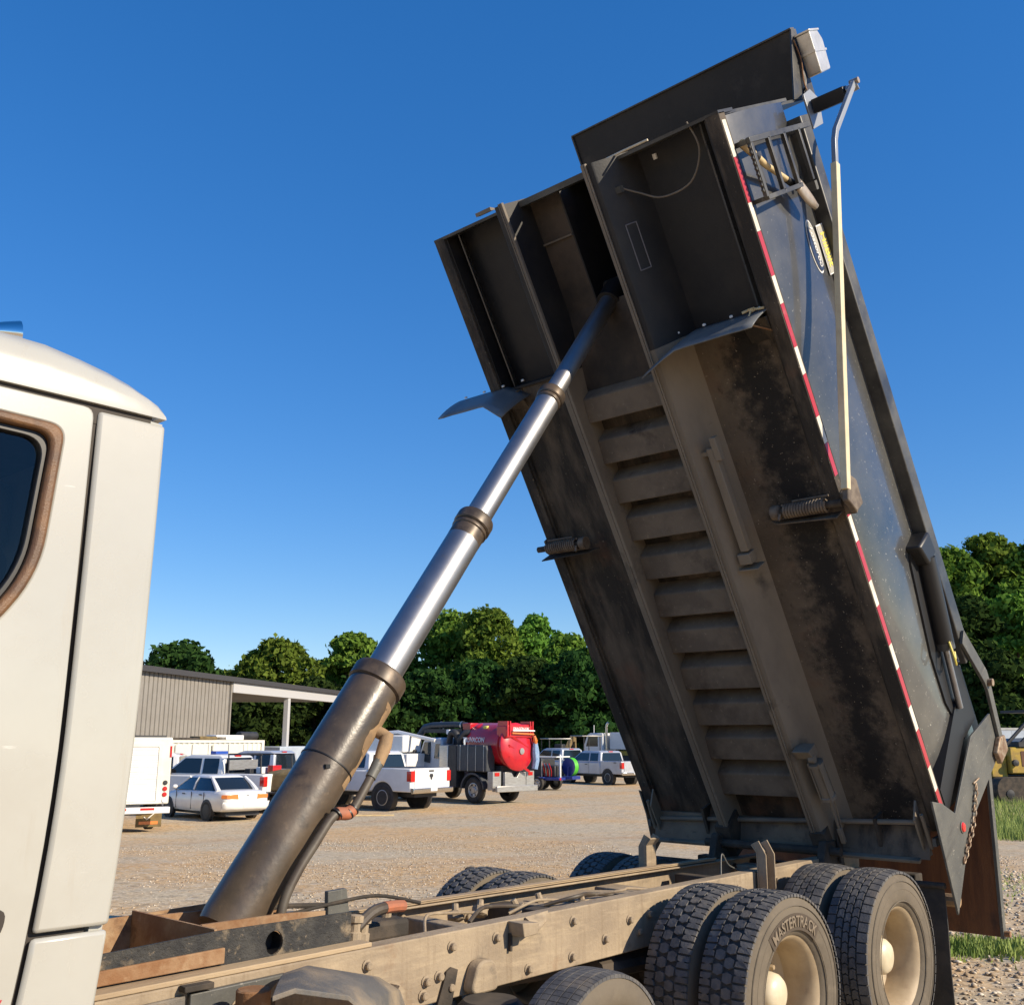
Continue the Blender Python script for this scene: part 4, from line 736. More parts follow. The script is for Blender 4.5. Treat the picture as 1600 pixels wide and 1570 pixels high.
# rear corner: wing plate, diagonal brace, lift cylinder, gate
wp = [(.30, .0), (-.44, -.26), (-.27, .08), (-.15, .25), (-.02, .62), (-.11, 1.06), (.14, .93), (.05, .60), (.02, .10)]
for s in (-1, 1):
    B('wing_plate', MB().prism(([(.34, -.13), (-.44, -.262)] if s < 0 else [(.02, -.02), (-.30, -.10)]) + [(-.26, .10), (-.16, .25), (-.12, 1.08), (-.06, 1.24), (.20, 1.24), (.28, .78), (.06, .15), (.24, -.0)], 1, *sorted((s * 1.232, s * 1.248))), 'wing', bev=.003)
    B('corner_brace', MB().prism([(.06, .13), (.26, .13), (.56, .84), (.30, .80)], 1, *sorted((s * 1.12, s * 1.205))), 'black')
    B('corner_post', Ub(-.04, .62, *sorted((s * 1.09, s * 1.14)), .70, 1.24), 'trim', bev=.006)
    B('lift_cylinder', MB().lathe([(.02, 0), (.07, 0), (.07, .64), (.04, .64), (.02, .64)], (.98, s * 1.225, .86), (1, 0, .20), 20), 'black'); B('lift_rod', MB().tube([(.50, s * 1.225, .80), (1.0, s * 1.225, .87)], .022, 12), 'rod')
    B('lift_channel', MB().prism([(1.74, .86), (1.64, .80), (1.0, .67), (.62, .67), (.25, .80), (.25, 1.086), (1.74, 1.086)], 1, *sorted((s * 1.10, s * 1.192))), 'black'); B('lift_mount', MB().prism([(1.58, .90), (1.76, .82), (1.78, 1.06), (1.60, 1.085)], 1, *sorted((s * 1.13, s * 1.28))), 'black', bev=.02)
    B('lift_gland', MB().lathe([(.03, 0), (.07, 0), (.07, .05), (.03, .05)], (.95, s * 1.225, .853), (1, 0, .20), 18), 'trim')
    for k in range(2): B('lift_hose', MB().tube(spline([(1.02, s * 1.28, .82 + .03 * k), (.92, s * 1.31, .76), (.86, s * 1.30, .78 + .05 * k), (.92, s * 1.28, .86)]), .008, 6), 'black' if k else 'decalyel')
    B('gate_arm', MB().prism([(.88, 1.06), (.94, 1.16), (.50, 1.36), (.40, 1.36), (-.06, 1.28), (-.10, 1.20), (.38, 1.27), (.46, 1.25)], 1, *sorted((s * 1.25, s * 1.275))), 'wing', bev=.004)
    B('gate_arm_pin', MB().tube([(.42, s * 1.24, 1.315), (.42, s * 1.31, 1.315)], .028, 12), 'chain')
    B('gate_pivot', MB().prism([(-.14, 1.08), (-.03, 1.06), (.02, 1.20), (-.02, 1.30), (-.14, 1.28)], 1, *sorted((s * 1.25, s * 1.29))), 'chain', bev=.01)
B('marker_lens', MB().lathe([(.034, 0), (.034, .008), (.028, .016), (.001, .019)], (-.072, -1.248, .185), (0, -1, 0), 20), 'lens'); B('lens_bezel', MB().lathe([(.04, 0), (.04, .006), (.034, .008)], (-.072, -1.248, .185), (0, -1, 0), 20), 'wing')
B('scrape_wire', MB().tube(spline([(2.05, -1.118, .25), (1.98, -1.12, .45), (1.93, -1.14, .62), (1.93, -1.16, .80)]), .007, 6), 'wing')
# chain hanging on the wing plate
ch = MB(); cp = spline([(.015, -1.262, .60), (-.05, -1.262, .50), (-.13, -1.262, .38), (-.17, -1.264, .28), (-.20, -1.262, .16), (-.25, -1.255, .03)], 8); acc = 0; cl = []
for i in range(len(cp) - 1):
    a, b = cp[i], cp[i + 1]; acc += (b - a).length
    if acc > .034: cl.append((b, (b - a).normalized())); acc = 0
for i, (p, t) in enumerate(cl):
    sd2 = Vector((0, -1, 0)) if i % 2 else t.cross(Vector((0, -1, 0))).normalized(); pts = [p + t * .026 * math.cos(R(a)) + sd2 * .014 * math.sin(R(a)) for a in range(0, 361, 45)]; ch.tube(pts, .0062, 6, cap=False)
B('chain', ch, 'chain'); B('chain_bar', MB().tube([(.03, -1.255, .56), (.01, -1.262, .66)], .007, 6), 'chain')
# tailgate hangs from the pivots, upright in the world
gt = obj('tailgate', MB().box(1.935, 1.96, -1.125, 1.125, .40, 1.78), 'gate', truck, bev=.004)
obj('gate_edge', MB().box(1.925, 1.985, -1.15, -1.1255, .39, 1.80), 'wing', gt, bev=.003); obj('gate_edge', MB().box(1.925, 1.985, 1.1255, 1.15, .39, 1.80), 'wing', gt)
obj('gate_latch_pin', MB().tube([(1.95, -1.19, .425), (1.95, -1.15, .425)], .022, 10), 'rust', gt)
for k in range(5): obj('gate_rib', MB().box(1.961, 2.03, -1.1 + .5 * k, -1.02 + .5 * k, .42, 1.76), 'trim', gt)
# shovel rack on the side
rk = B('shovel_rack', MB().box(4.35, 4.38, -1.31, -1.28, .12, .66), 'trim', bev=.003)
for (u0, u1, w0, w1) in ((4.70, 4.735, .10, 1.06), (4.37, 4.70, .10, .135), (4.37, 4.71, .36, .392), (4.37, 4.71, .60, .632), (4.37, 4.71, .84, .87)): B('rack_bar', Ub(u0, u1, -1.31, -1.285, w0, w1), 'trim', bev=.003)
for i in range(9): B('rack_tooth', MB().prism([(4.40 + .033 * i, .098), (4.43 + .033 * i, .098), (4.415 + .033 * i, .082)], 1, -1.305, -1.29), 'trim') if i < 9 else None
for w in (.10, 1.02): B('rack_stay', Ub(4.70, 4.73, -1.285, -1.12, w, w + .035), 'trim')
for w in (.12, .60): B('rack_stay', Ub(4.352, 4.378, -1.28, -1.115, w, w + .03), 'trim')
B('rack_shelf', Ub(4.30, 4.36, -1.28, -1.12, .92, .96), 'wing')
0 and B('front_corner_skin', MB().loft([[(u, -v, w) for v, w in ((1.22, .10), (1.17, .16), (1.15, .3), (1.15, .62), (1.14, .80))] for u in (4.76, 4.93)], cap=False, close=False), 'trim', smooth=60)
# decals on the side
def onside(u, w, off=.004):
    for (v0, w0), (v1, w1) in zip(SP, SP[1:]):
        if w0 <= w <= w1: t = (w - w0) / (w1 - w0); return Vector((u, -(v0 + (v1 - v0) * t) - off, w))
    return Vector((u, -SP[-1][0] - off, w))
def ell(cu, cw, a, b, off, n=36): return [onside(cu + a * math.cos(2 * math.pi * k / n), cw + b * math.sin(2 * math.pi * k / n), off) for k in range(n)]
UCE, WCE = 3.955, .865
def disc(a, b, off, half=0):
    mb = MB()
    pts = ell(UCE, WCE, a, b, off)
    if half: pts = [onside(UCE + a * math.cos(q), WCE + b * math.sin(q), off) for q in [R(150 + 180 * k / 18) for k in range(19)]]
    mb.add(pts, [tuple(range(len(pts)))]); return mb
B('oval_badge_edge', disc(.185, .088, .003), 'decalwhite', smooth=0); B('oval_badge', disc(.172, .077, .006), 'decalgrey', smooth=0); B('oval_badge_half', disc(.172, .077, .0085, 1), 'decalblue', smooth=0)
def textbed(name, body, size, m, u, w, off, shear=0., v=None, bold=0., xs=1.):   # reads from front (u high) to rear
    me = textmesh(name, body, size, shear, .0006, bold)
    for q in me.vertices:
        uu = u - q.co.x * xs; ww = w + q.co.y; p = onside(uu, ww, off) if v is None else Vector((uu, v - off, ww)); q.co = (-p.x, p.y - q.co.z, p.z)
    me.materials.clear(); me.materials.append(MT[m]); o = bpy.data.objects.new(name, me); COL.objects.link(o); o.parent = bed; return o
textbed('badge_lettering', 'Lostoroo', .075, 'decalwhite', UCE, WCE, .012, shear=.3, xs=.98)
B('sign_plate', MB().box(3.74, 4.07, -1.1785, -1.174, .985, 1.085), 'decalgrey'); B('sign_border', MB().box(3.732, 4.078, -1.1755, -1.172, .978, 1.0905), 'decalwhite')
textbed('sign_lettering', 'HilBilt', .105, 'decalyel', 3.905, 1.035, .0, v=-1.1805, bold=.003, xs=.92)
# the long handled shovel in the rack: a thing of its own
shv = thing('shovel', 'long pale wooden handled shovel stuck through the rack on the bed side', 'shovel'); shv.location = bed.location; shv.rotation_euler = bed.rotation_euler
def S(name, mb, m, **k): return obj(name, mb.map(lambda u, v, w: (-u, v, w)), m, shv, **k)
S('handle', MB().tube([(4.72, -1.24, .13), (4.55, -1.245, .36), (4.40, -1.255, .62)], [.026, .020, .018], 12), 'wood'); S('handle_tape', MB().tube([(4.64, -1.2425, .24), (4.61, -1.2435, .28)], .0235, 12), 'black'); S('socket', MB().tube([(4.43, -1.2535, .565), (4.36, -1.26, .68)], [.022, .026], 12), 'black')
bl = []
for i in range(9):
    t = i / 8; u = 4.38 - .18 * t; w = .66 + .17 * t; hw = .062 * math.sin(math.pi * (.30 + .62 * t)) ** .6
    bl.append([(u + hw * .7 * q, -1.275 - .022 * (1 - q * q), w + hw * .75 * q) for q in (-1, -.6, -.2, .2, .6, 1)])
o = S('blade', MB().loft(bl, cap=False, close=False), 'steel', smooth=60); sd_ = o.modifiers.new('s', 'SOLIDIFY'); sd_.thickness = .004
# ================================================================== ground
def ground_mat():
    m = bpy.data.materials.new('gravel_yard'); m.use_nodes = True; t = m.node_tree; N = t.nodes; L = t.links; b = N['Principled BSDF']
    tc = N.new('ShaderNodeTexCoord'); P = tc.outputs['Object']
    def noise(sc, det=6, st=None, off=0):
        mp = N.new('ShaderNodeMapping'); mp.inputs['Location'].default_value = (off, off * .3, 0); L.new(P, mp.inputs[0])
        if st: mp.inputs['Scale'].default_value = st; mp.inputs['Rotation'].default_value = (0, 0, R(-20))
        n = N.new('ShaderNodeTexNoise'); n.inputs['Scale'].default_value = sc; n.inputs['Detail'].default_value = det; n.inputs['Roughness'].default_value = .65; L.new(mp.outputs[0], n.inputs['Vector']); return n.outputs['Fac']
    def ramp(s, a, c):
        r = N.new('ShaderNodeMapRange'); r.inputs[1].default_value = a; r.inputs[2].default_value = c; L.new(s, r.inputs[0]); return r.outputs[0]
    def mix(f, a, c, amt=None):
        if amt is not None:
            mu = N.new('ShaderNodeMath'); mu.operation = 'MULTIPLY'; L.new(f, mu.inputs[0]); mu.inputs[1].default_value = amt; f = mu.outputs[0]
        x = N.new('ShaderNodeMix'); x.data_type = 'RGBA'; L.new(f, x.inputs[0])
        for k, v in ((6, a), (7, c)):
            if isinstance(v, tuple): x.inputs[k].default_value = (*v, 1)
            else: L.new(v, x.inputs[k])
        return x.outputs[2]
    base = mix(ramp(noise(.20, 8), .43, .57), (.57, .355, .155), (.47, .39, .265))          # tan soil / grey gravel patches
    base = mix(ramp(noise(.35, 7, (.35, 1.5, 1), 9), .56, .72), base, (.42, .215, .085), .75)   # reddish wheel tracks
    base = mix(ramp(noise(.9, 6, None, 4), .5, .8), base, (.58, .46, .29), .6)
    base = mix(ramp(noise(1.1, 5, (.07, 1.4, 1), 17), .57, .66), base, (.30, .19, .10), .55)   # compacted wheel ruts
    v = N.new('ShaderNodeTexVoronoi'); v.inputs['Scale'].default_value = 30; L.new(P, v.inputs['Vector'])
    v2 = N.new('ShaderNodeTexVoronoi'); v2.inputs['Scale'].default_value = 11; L.new(P, v2.inputs['Vector'])
    sep = N.new('ShaderNodeSeparateColor'); L.new(v.outputs['Color'], sep.inputs[0]); sp2 = N.new('ShaderNodeSeparateColor'); L.new(v2.outputs['Color'], sp2.inputs[0])
    base = mix(ramp(sep.outputs[0], .35, 1), base, (.66, .55, .38), .7); base = mix(ramp(sep.outputs[1], .55, 1), base, (.20, .15, .10), .6)
    base = mix(ramp(sp2.outputs[0], .70, .95), base, (.56, .49, .38), .45); base = mix(ramp(sp2.outputs[1], .75, 1), base, (.17, .13, .09), .5)
    L.new(base, b.inputs['Base Color']); b.inputs['Roughness'].default_value = .95; b.inputs['Specular IOR Level'].default_value = .15
    ad = N.new('ShaderNodeMath'); ad.operation = 'ADD'; L.new(ramp(v.outputs['Distance'], 0, .03), ad.inputs[0]); L.new(noise(3, 8), ad.inputs[1])
    a2 = N.new('ShaderNodeMath'); a2.operation = 'MULTIPLY_ADD'; L.new(ramp(v2.outputs['Distance'], 0, .09), a2.inputs[0]); a2.inputs[1].default_value = 1.2; L.new(ad.outputs[0], a2.inputs[2])
    bp = N.new('ShaderNodeBump'); bp.inputs['Strength'].default_value = .9; bp.inputs['Distance'].default_value = .03; bp.invert = True; L.new(a2.outputs[0], bp.inputs['Height']); L.new(bp.outputs[0], b.inputs['Normal'])
    return m
MT['ground'] = ground_mat()
ax = sorted(set([-900, -500, -250, -120, -70] + list(range(-40, 90, 2)) + [100, 120, 150, 200, 300, 500, 900]))
rn = random.Random(3); gv = [(x, y, gz(x, y) + (rn.uniform(-.015, .015) if (abs(x) > 6 or abs(y) > 6) and max(abs(x), abs(y)) < 60 else 0)) for y in ax for x in ax]; k = len(ax)
gm = MB(); gm.add(gv, [(j * k + i, j * k + i + 1, (j + 1) * k + i + 1, (j + 1) * k + i) for j in range(k - 1) for i in range(k - 1)])
ground = obj('ground', gm, 'ground', smooth=80); ground['kind'] = 'structure'

def gravel(name, n, regions, smin, smax, seed, m, label):
    rs = np.random.RandomState(seed)
    base = np.array([(1, 0, 0), (-1, 0, 0), (0, 1, 0), (0, -1, 0), (0, 0, 1), (0, 0, -.6), (.6, .6, .45), (-.6, .55, .4), (.55, -.6, .4), (-.6, -.55, .45)])
    fac = np.array([(4, 0, 6), (4, 6, 2), (4, 2, 7), (4, 7, 1), (4, 1, 9), (4, 9, 3), (4, 3, 8), (4, 8, 0), (5, 2, 0), (0, 2, 6), (5, 1, 2), (1, 7, 2), (5, 3, 1), (1, 3, 9), (5, 0, 3), (3, 0, 8)])
    px_ = regions(rs, n); n = len(px_); s = smin + (smax - smin) * rs.rand(n) ** 3
    V = base[None] * (1 + .35 * (rs.rand(n, 10, 1) - .5)); V = V * np.stack([1 + .5 * rs.rand(n), 1 + .5 * rs.rand(n), .6 + .35 * rs.rand(n)], 1)[:, None] * s[:, None, None]
    a = rs.rand(n) * 6.28; c, d = np.cos(a)[:, None], np.sin(a)[:, None]; x = V[..., 0] * c - V[..., 1] * d; y = V[..., 0] * d + V[..., 1] * c
    z = np.array([gz(p[0], p[1]) for p in px_])
    V = np.stack([x + px_[:, 0:1], y + px_[:, 1:2], V[..., 2] + (z + s * .2)[:, None]], -1).reshape(-1, 3); F = (fac[None] + 10 * np.arange(n)[:, None, None]).reshape(-1, 3)
    me = bpy.data.meshes.new(name); me.vertices.add(len(V)); me.vertices.foreach_set('co', V.ravel()); me.loops.add(F.size); me.loops.foreach_set('vertex_index', F.ravel().astype(np.int32)); me.polygons.add(len(F)); me.polygons.foreach_set('loop_start', np.arange(0, F.size, 3, dtype=np.int32)); me.update(calc_edges=True)
    o = obj(name, me, m); return tag(o, label, 'gravel', kind='stuff')
def stone_mat():
    m = mat('gravel_stone', (.46, .37, .26), .9); t = m.node_tree; N = t.nodes; L = t.links; g_ = N.new('ShaderNodeNewGeometry'); r = N.new('ShaderNodeValToRGB')
    cr_ = r.color_ramp; cr_.elements[0].color = (.24, .175, .11, 1); cr_.elements[1].color = (.66, .58, .46, 1); e = cr_.elements.new(.35); e.color = (.42, .30, .18, 1); e = cr_.elements.new(.7); e.color = (.52, .43, .31, 1)
    L.new(g_.outputs['Random Per Island'], r.inputs[0]); L.new(r.outputs[0], N['Principled BSDF'].inputs['Base Color']); return m
MT['stone'] = stone_mat()
def reg_near(rs, n):    # open ground to the right of and behind the truck
    p = np.stack([rs.uniform(.2, 15, n), rs.uniform(-3.6, 6.5, n)], 1); return p[(p[:, 1] < .5 * p[:, 0] + .6) & (p[:, 1] > -.2 * p[:, 0] - 2.6)]
def reg_mid(rs, n):
    p = np.stack([rs.uniform(-4, 16, n), rs.uniform(3.0, 17, n)], 1); return p[(p[:, 0] > .62 * (p[:, 1] - 10)) & (p[:, 0] < 1.1 * p[:, 1] + 1)]
gravel('gravel', 34000, reg_near, .005, .026, 1, 'stone', 'loose pale gravel scattered beside the rear of the dump truck')
gravel('gravel', 40000, reg_mid, .005, .016, 2, 'stone', 'loose gravel over the open yard behind the dump truck')
# grass
MT['grass'] = mat('yard_grass', (.15, .23, .04), .7, col2=(.30, .36, .085), scale=1.5, lo=.35, hi=.65)
MT['grass'].node_tree.nodes['Principled BSDF'].inputs['Subsurface Weight'].default_value = 0
def grass(n, reg, hmin, hmax, seed, label):
    rs = np.random.RandomState(seed); p = reg(rs, n); n = len(p); h = hmin + (hmax - hmin) * rs.rand(n); a = rs.rand(n) * 6.28; w_ = .006 + .010 * rs.rand(n); ln = .5 * h * rs.rand(n); b = rs.rand(n) * 6.28
    z = np.array([gz(q[0], q[1]) for q in p]); c, s = np.cos(a), np.sin(a)
    A = np.stack([p[:, 0] - c * w_, p[:, 1] - s * w_, z], 1); Bq = np.stack([p[:, 0] + c * w_, p[:, 1] + s * w_, z], 1); T = np.stack([p[:, 0] + np.cos(b) * ln, p[:, 1] + np.sin(b) * ln, z + h], 1)
    V = np.stack([A, Bq, T], 1).reshape(-1, 3); F = np.arange(3 * n, dtype=np.int32)
    me = bpy.data.meshes.new('grass'); me.vertices.add(len(V)); me.vertices.foreach_set('co', V.ravel()); me.loops.add(len(F)); me.loops.foreach_set('vertex_index', F); me.polygons.add(n); me.polygons.foreach_set('loop_start', np.arange(0, 3 * n, 3, dtype=np.int32)); me.update(calc_edges=True)
    return tag(obj('grass', me, 'grass'), label, 'grass', kind='stuff')
ga, gb = ongr(1600, 1312), ongr(1600, 1238); fwd = Vector((gb.x - ga.x, gb.y - ga.y, 0)); rt = Vector((fwd.y, -fwd.x, 0)).normalized(); FL = fwd.length; fwd.normalize()
def reg_g1(rs, n):
    u = rs.rand(n) ** 1.6 * FL + rs.normal(0, .5, n); v = rs.uniform(-9, 12, n); return np.stack([ga.x + fwd.x * u + rt.x * v, ga.y + fwd.y * u + rt.y * v], 1)
gp = ongr(1510, 1483)
def reg_g2(rs, n):
    p = np.stack([rs.normal(0, .42, n), rs.normal(0, .20, n)], 1); return np.stack([gp.x + .68 * p[:, 0] + .73 * p[:, 1], gp.y - .73 * p[:, 0] + .68 * p[:, 1]], 1)
grass(70000, reg_g1, .10, .42, 5, 'strip of bright green grass in front of the yellow bulldozer'); grass(2600, reg_g2, .03, .11, 6, 'small tuft of low grass in the gravel under the rusty tailgate')
gp3 = ongr(1590, 1385)
def reg_g3(rs, n):
    p = np.stack([rs.normal(0, 1.3, n), rs.normal(0, .8, n)], 1); return np.stack([gp3.x + p[:, 0], gp3.y + p[:, 1]], 1)
grass(900, reg_g3, .02, .06, 8, 'sparse thin grass between stones right of the tailgate')
# ================================================================== trees
def leaf_mat(name, c1, c2):
    m = bpy.data.materials.new(name); m.use_nodes = True; t = m.node_tree; N = t.nodes; L = t.links; N.clear()
    o = N.new('ShaderNodeOutputMaterial'); d = N.new('ShaderNodeBsdfDiffuse'); tr = N.new('ShaderNodeBsdfTranslucent'); mx = N.new('ShaderNodeMixShader'); mx.inputs[0].default_value = .30
    g_ = N.new('ShaderNodeNewGeometry'); oi = N.new('ShaderNodeObjectInfo'); r = N.new('ShaderNodeMix'); r.data_type = 'RGBA'; L.new(g_.outputs['Random Per Island'], r.inputs[0]); r.inputs[6].default_value = (*c1, 1); r.inputs[7].default_value = (*c2, 1)
    h = N.new('ShaderNodeHueSaturation'); mr = N.new('ShaderNodeMapRange'); mr.inputs[3].default_value = .47; mr.inputs[4].default_value = .52; L.new(oi.outputs['Random'], mr.inputs[0]); L.new(mr.outputs[0], h.inputs['Hue']); mv = N.new('ShaderNodeMapRange'); mv.inputs[3].default_value = .8; mv.inputs[4].default_value = 1.2; L.new(oi.outputs['Random'], mv.inputs[0]); L.new(mv.outputs[0], h.inputs['Value']); L.new(r.outputs[2], h.inputs['Color'])
    L.new(h.outputs[0], d.inputs[0]); L.new(h.outputs[0], tr.inputs[0]); L.new(d.outputs[0], mx.inputs[1]); L.new(tr.outputs[0], mx.inputs[2]); L.new(mx.outputs[0], o.inputs[0]); return m
MT['leaf'] = leaf_mat('oak_leaf', (.075, .150, .022), (.175, .285, .048)); MT['leaf_shade'] = leaf_mat('shaded_leaf', (.018, .042, .013), (.052, .100, .024))  # second green is darker: the tree line's shade is put into its colour
MT['bark'] = mat('tree_bark', (.09, .07, .05), .9, col2=(.14, .11, .08), scale=6)
def crown_mesh(rad, h, seed, n, leaf, base=.1):
    rs = np.random.RandomState(seed); nl = 110
    th = rs.rand(nl) * 6.28; zz = base + (1 - base) * (rs.rand(nl) ** .8); rr = np.sqrt(np.clip(1 - ((zz - .40) / .62) ** 2, .05, 1)) * np.sqrt(rs.rand(nl)) * .86
    lc = np.stack([rr * rad * np.cos(th), rr * rad * np.sin(th), zz * h * .86], 1); lr = rad * (.15 + .15 * rs.rand(nl))
    k = rs.choice(nl, n, p=(lr ** 2) / (lr ** 2).sum()); d = rs.normal(size=(n, 3)); d /= np.linalg.norm(d, axis=1)[:, None]; flip = (d[:, 2] < -.35); d[flip, 2] *= -1
    q = (.62 + .42 * rs.rand(n) ** .7) * np.where(rs.rand(n) < .06, 1.0 + .35 * rs.rand(n), 1.0); jitter = 1 + .16 * np.sin(d[:, 0] * 9 + k) * np.sin(d[:, 1] * 8 + 2 * k) + .10 * np.sin(d[:, 2] * 15 + k); P = lc[k] + d * (lr[k] * q * jitter)[:, None] * np.array([1, 1, .85])
    P[:, 2] = np.maximum(P[:, 2], .3)
    nr = d + rs.normal(0, .75, (n, 3)); nr /= np.linalg.norm(nr, axis=1)[:, None]; t1 = np.cross(nr, rs.normal(size=(n, 3))); t1 /= np.linalg.norm(t1, axis=1)[:, None]; t2 = np.cross(nr, t1); s = leaf * (.40 + 1.1 * rs.rand(n) ** 1.5)[:, None]
    V = np.stack([P - t1 * s, P + t2 * s * .55 + nr * s * .12, P + t1 * s, P - t2 * s * .55 + nr * s * .12], 1).reshape(-1, 3); F = np.arange(4 * n, dtype=np.int32)
    me = bpy.data.meshes.new('crown'); me.vertices.add(4 * n); me.vertices.foreach_set('co', V.ravel()); me.loops.add(4 * n); me.loops.foreach_set('vertex_index', F); me.polygons.add(n); me.polygons.foreach_set('loop_start', np.arange(0, 4 * n, 4, dtype=np.int32)); me.update(calc_edges=True); return me, lc, lr
def tree(label, px, top, wpx, D, seed, leaf=.42, n=6000, mname='leaf', base=.08, group='trees along the back of the yard'):
    p = atd(px, D); h = hgt(top, D) - p.z; rad = wpx / FPX * D / 2 * 1.02
    t = thing('leafy_tree', label, 'tree', p, 0, group)
    me, lc, lr = crown_mesh(rad, h / .93, seed, n, leaf, base); obj('crown', me, mname, t)
    tk = MB(); tk.tube([(0, 0, -.1), (.05, 0, h * .25), (-.05, .1, h * .5), (.1, 0, h * .75)], [.30, .24, .16, .06], 8)
    for i in np.argsort(-lr)[:9]:
        c = lc[i]; z0 = max(.12 * h, min(c[2] * .55, .6 * h)); tk.tube([(0, 0, z0), (c[0] * .5, c[1] * .5, (z0 + c[2]) / 2 + .2), tuple(c)], [.12, .08, .03], 6)
    obj('trunk', tk, 'bark', t); return t
TR = [('round dark leafy tree rising behind the left end of the grey shed', 272, 1016, 150, 96, 'leaf_shade'), ('sunlit tree just above the roof join of the grey shed', 428, 1008, 160, 104, 'leaf'), ('tall sunlit tree touching the left edge of the hoist cylinder', 545, 986, 110, 112, 'leaf'),
      ('broad tree hidden behind the brown base of the hoist cylinder', 618, 1012, 110, 120, 'leaf'), ('large tree directly right of the chrome hoist stage', 700, 958, 150, 122, 'leaf'), ('tallest domed tree in the middle of the tree line', 765, 954, 150, 116, 'leaf'), ('rounded sunlit tree with a sloping right shoulder', 838, 962, 130, 124, 'leaf'),
      ('darker tree against the left edge of the tipped bed', 888, 990, 110, 108, 'leaf'), ('tree mostly hidden behind the tipped bed', 965, 992, 140, 106, 'leaf_shade'),
      ('low dark tree behind the open bay of the shed', 400, 1075, 120, 92, 'leaf_shade'), ('low dark tree right of the shed canopy post', 490, 1068, 120, 94, 'leaf_shade'), ('low dark tree behind the white utility truck', 580, 1062, 130, 92, 'leaf_shade'), ('dark bushy tree above the vacuum truck boom', 665, 1050, 130, 96, 'leaf_shade'), ('dark bushy tree above the red tank', 745, 1035, 140, 98, 'leaf_shade'), ('dark bushy tree right of the red tank', 825, 1030, 130, 96, 'leaf_shade'), ('dark bushy tree above the silver pickup', 905, 1022, 140, 94, 'leaf_shade'), ('dark bushy tree behind the bed at its lower half', 985, 1040, 120, 96, 'leaf_shade'),
      ('leafy tree close behind the raised lift cylinder on the right', 1500, 868, 150, 82, 'leaf'), ('tall tree at the right edge with a pointed top', 1574, 852, 130, 84, 'leaf'), ('wide tree cut by the right edge of the picture', 1650, 872, 170, 84, 'leaf'), ('shaded tree low down right of the bed corner', 1535, 950, 150, 76, 'leaf_shade'), ('shaded tree low down at the right edge', 1605, 945, 150, 76, 'leaf'), ('dark tree behind the bed side wall', 1440, 900, 150, 86, 'leaf_shade'), ('undergrowth tree above the blue trailer', 1560, 1030, 140, 72, 'leaf_shade')]
for i, (lb, x, top, w_, D, mm_) in enumerate(TR):
    tree(lb, x, top, w_, D, 40 + i, leaf=.30 if D > 90 else .25, n=18000 if D > 90 else 24000, mname=mm_, base=.04)
fr_ = MB()
rs_ = random.Random(5)
me = bpy.data.meshes.new('distant_wood'); V = []; F = []
for i in range(9000):
    px = rs_.uniform(150, 1750); D = rs_.uniform(128, 138) if px < 1250 else rs_.uniform(90, 98); p = atd(px, D); zt = (hgt(1060, D) if px < 1250 else hgt(985, D)); z = p.z + rs_.random() * (zt - p.z); s = .7; a = rs_.uniform(0, 6.28); b = rs_.uniform(-.6, .6); n0 = len(V)
    t1 = Vector((math.cos(a), math.sin(a), b)) * s; t2 = Vector((-math.sin(a) * .3, math.cos(a) * .3, 1)) * s; c = Vector((p.x, p.y, z)); V += [c - t1, c + t2, c + t1, c - t2]; F.append((n0, n0 + 1, n0 + 2, n0 + 3))
me.from_pydata([tuple(v) for v in V], [], F); tag(obj('distant_wood', me, 'leaf_shade'), 'dark mass of wood closing the gaps behind the tree line', 'wood', kind='stuff')
# ================================================================== parked vehicles
MT['vwhite'] = mat('vehicle_white', (.78, .77, .74), .3, coat=.5, col2=(.72, .71, .68), scale=1.5); MT['vsilver'] = mat('vehicle_silver', (.52, .54, .58), .35, .3, coat=.4, col2=(.46, .47, .50), scale=2, layers=[dict(col=(.42, .33, .22), scale=2, lo=.4, hi=.8, amt=.4, axis=[(2, .95, .45)])])
MT['vcream'] = mat('vehicle_cream', (.74, .72, .62), .45, col2=(.68, .65, .55), scale=1.2); MT['vglass'] = mat('vehicle_dark_glass', (.012, .018, .024), .05, spec=.5, coat=.35); MT['vblack'] = mat('vehicle_black_plastic', (.022, .023, .026), .55, col2=(.035, .035, .036)); MT['vtyre'] = mat('vehicle_tyre', (.022, .021, .02), .8, col2=(.05, .042, .034), scale=6); MT['vrim'] = mat('vehicle_rim', (.45, .44, .42), .35, .7)
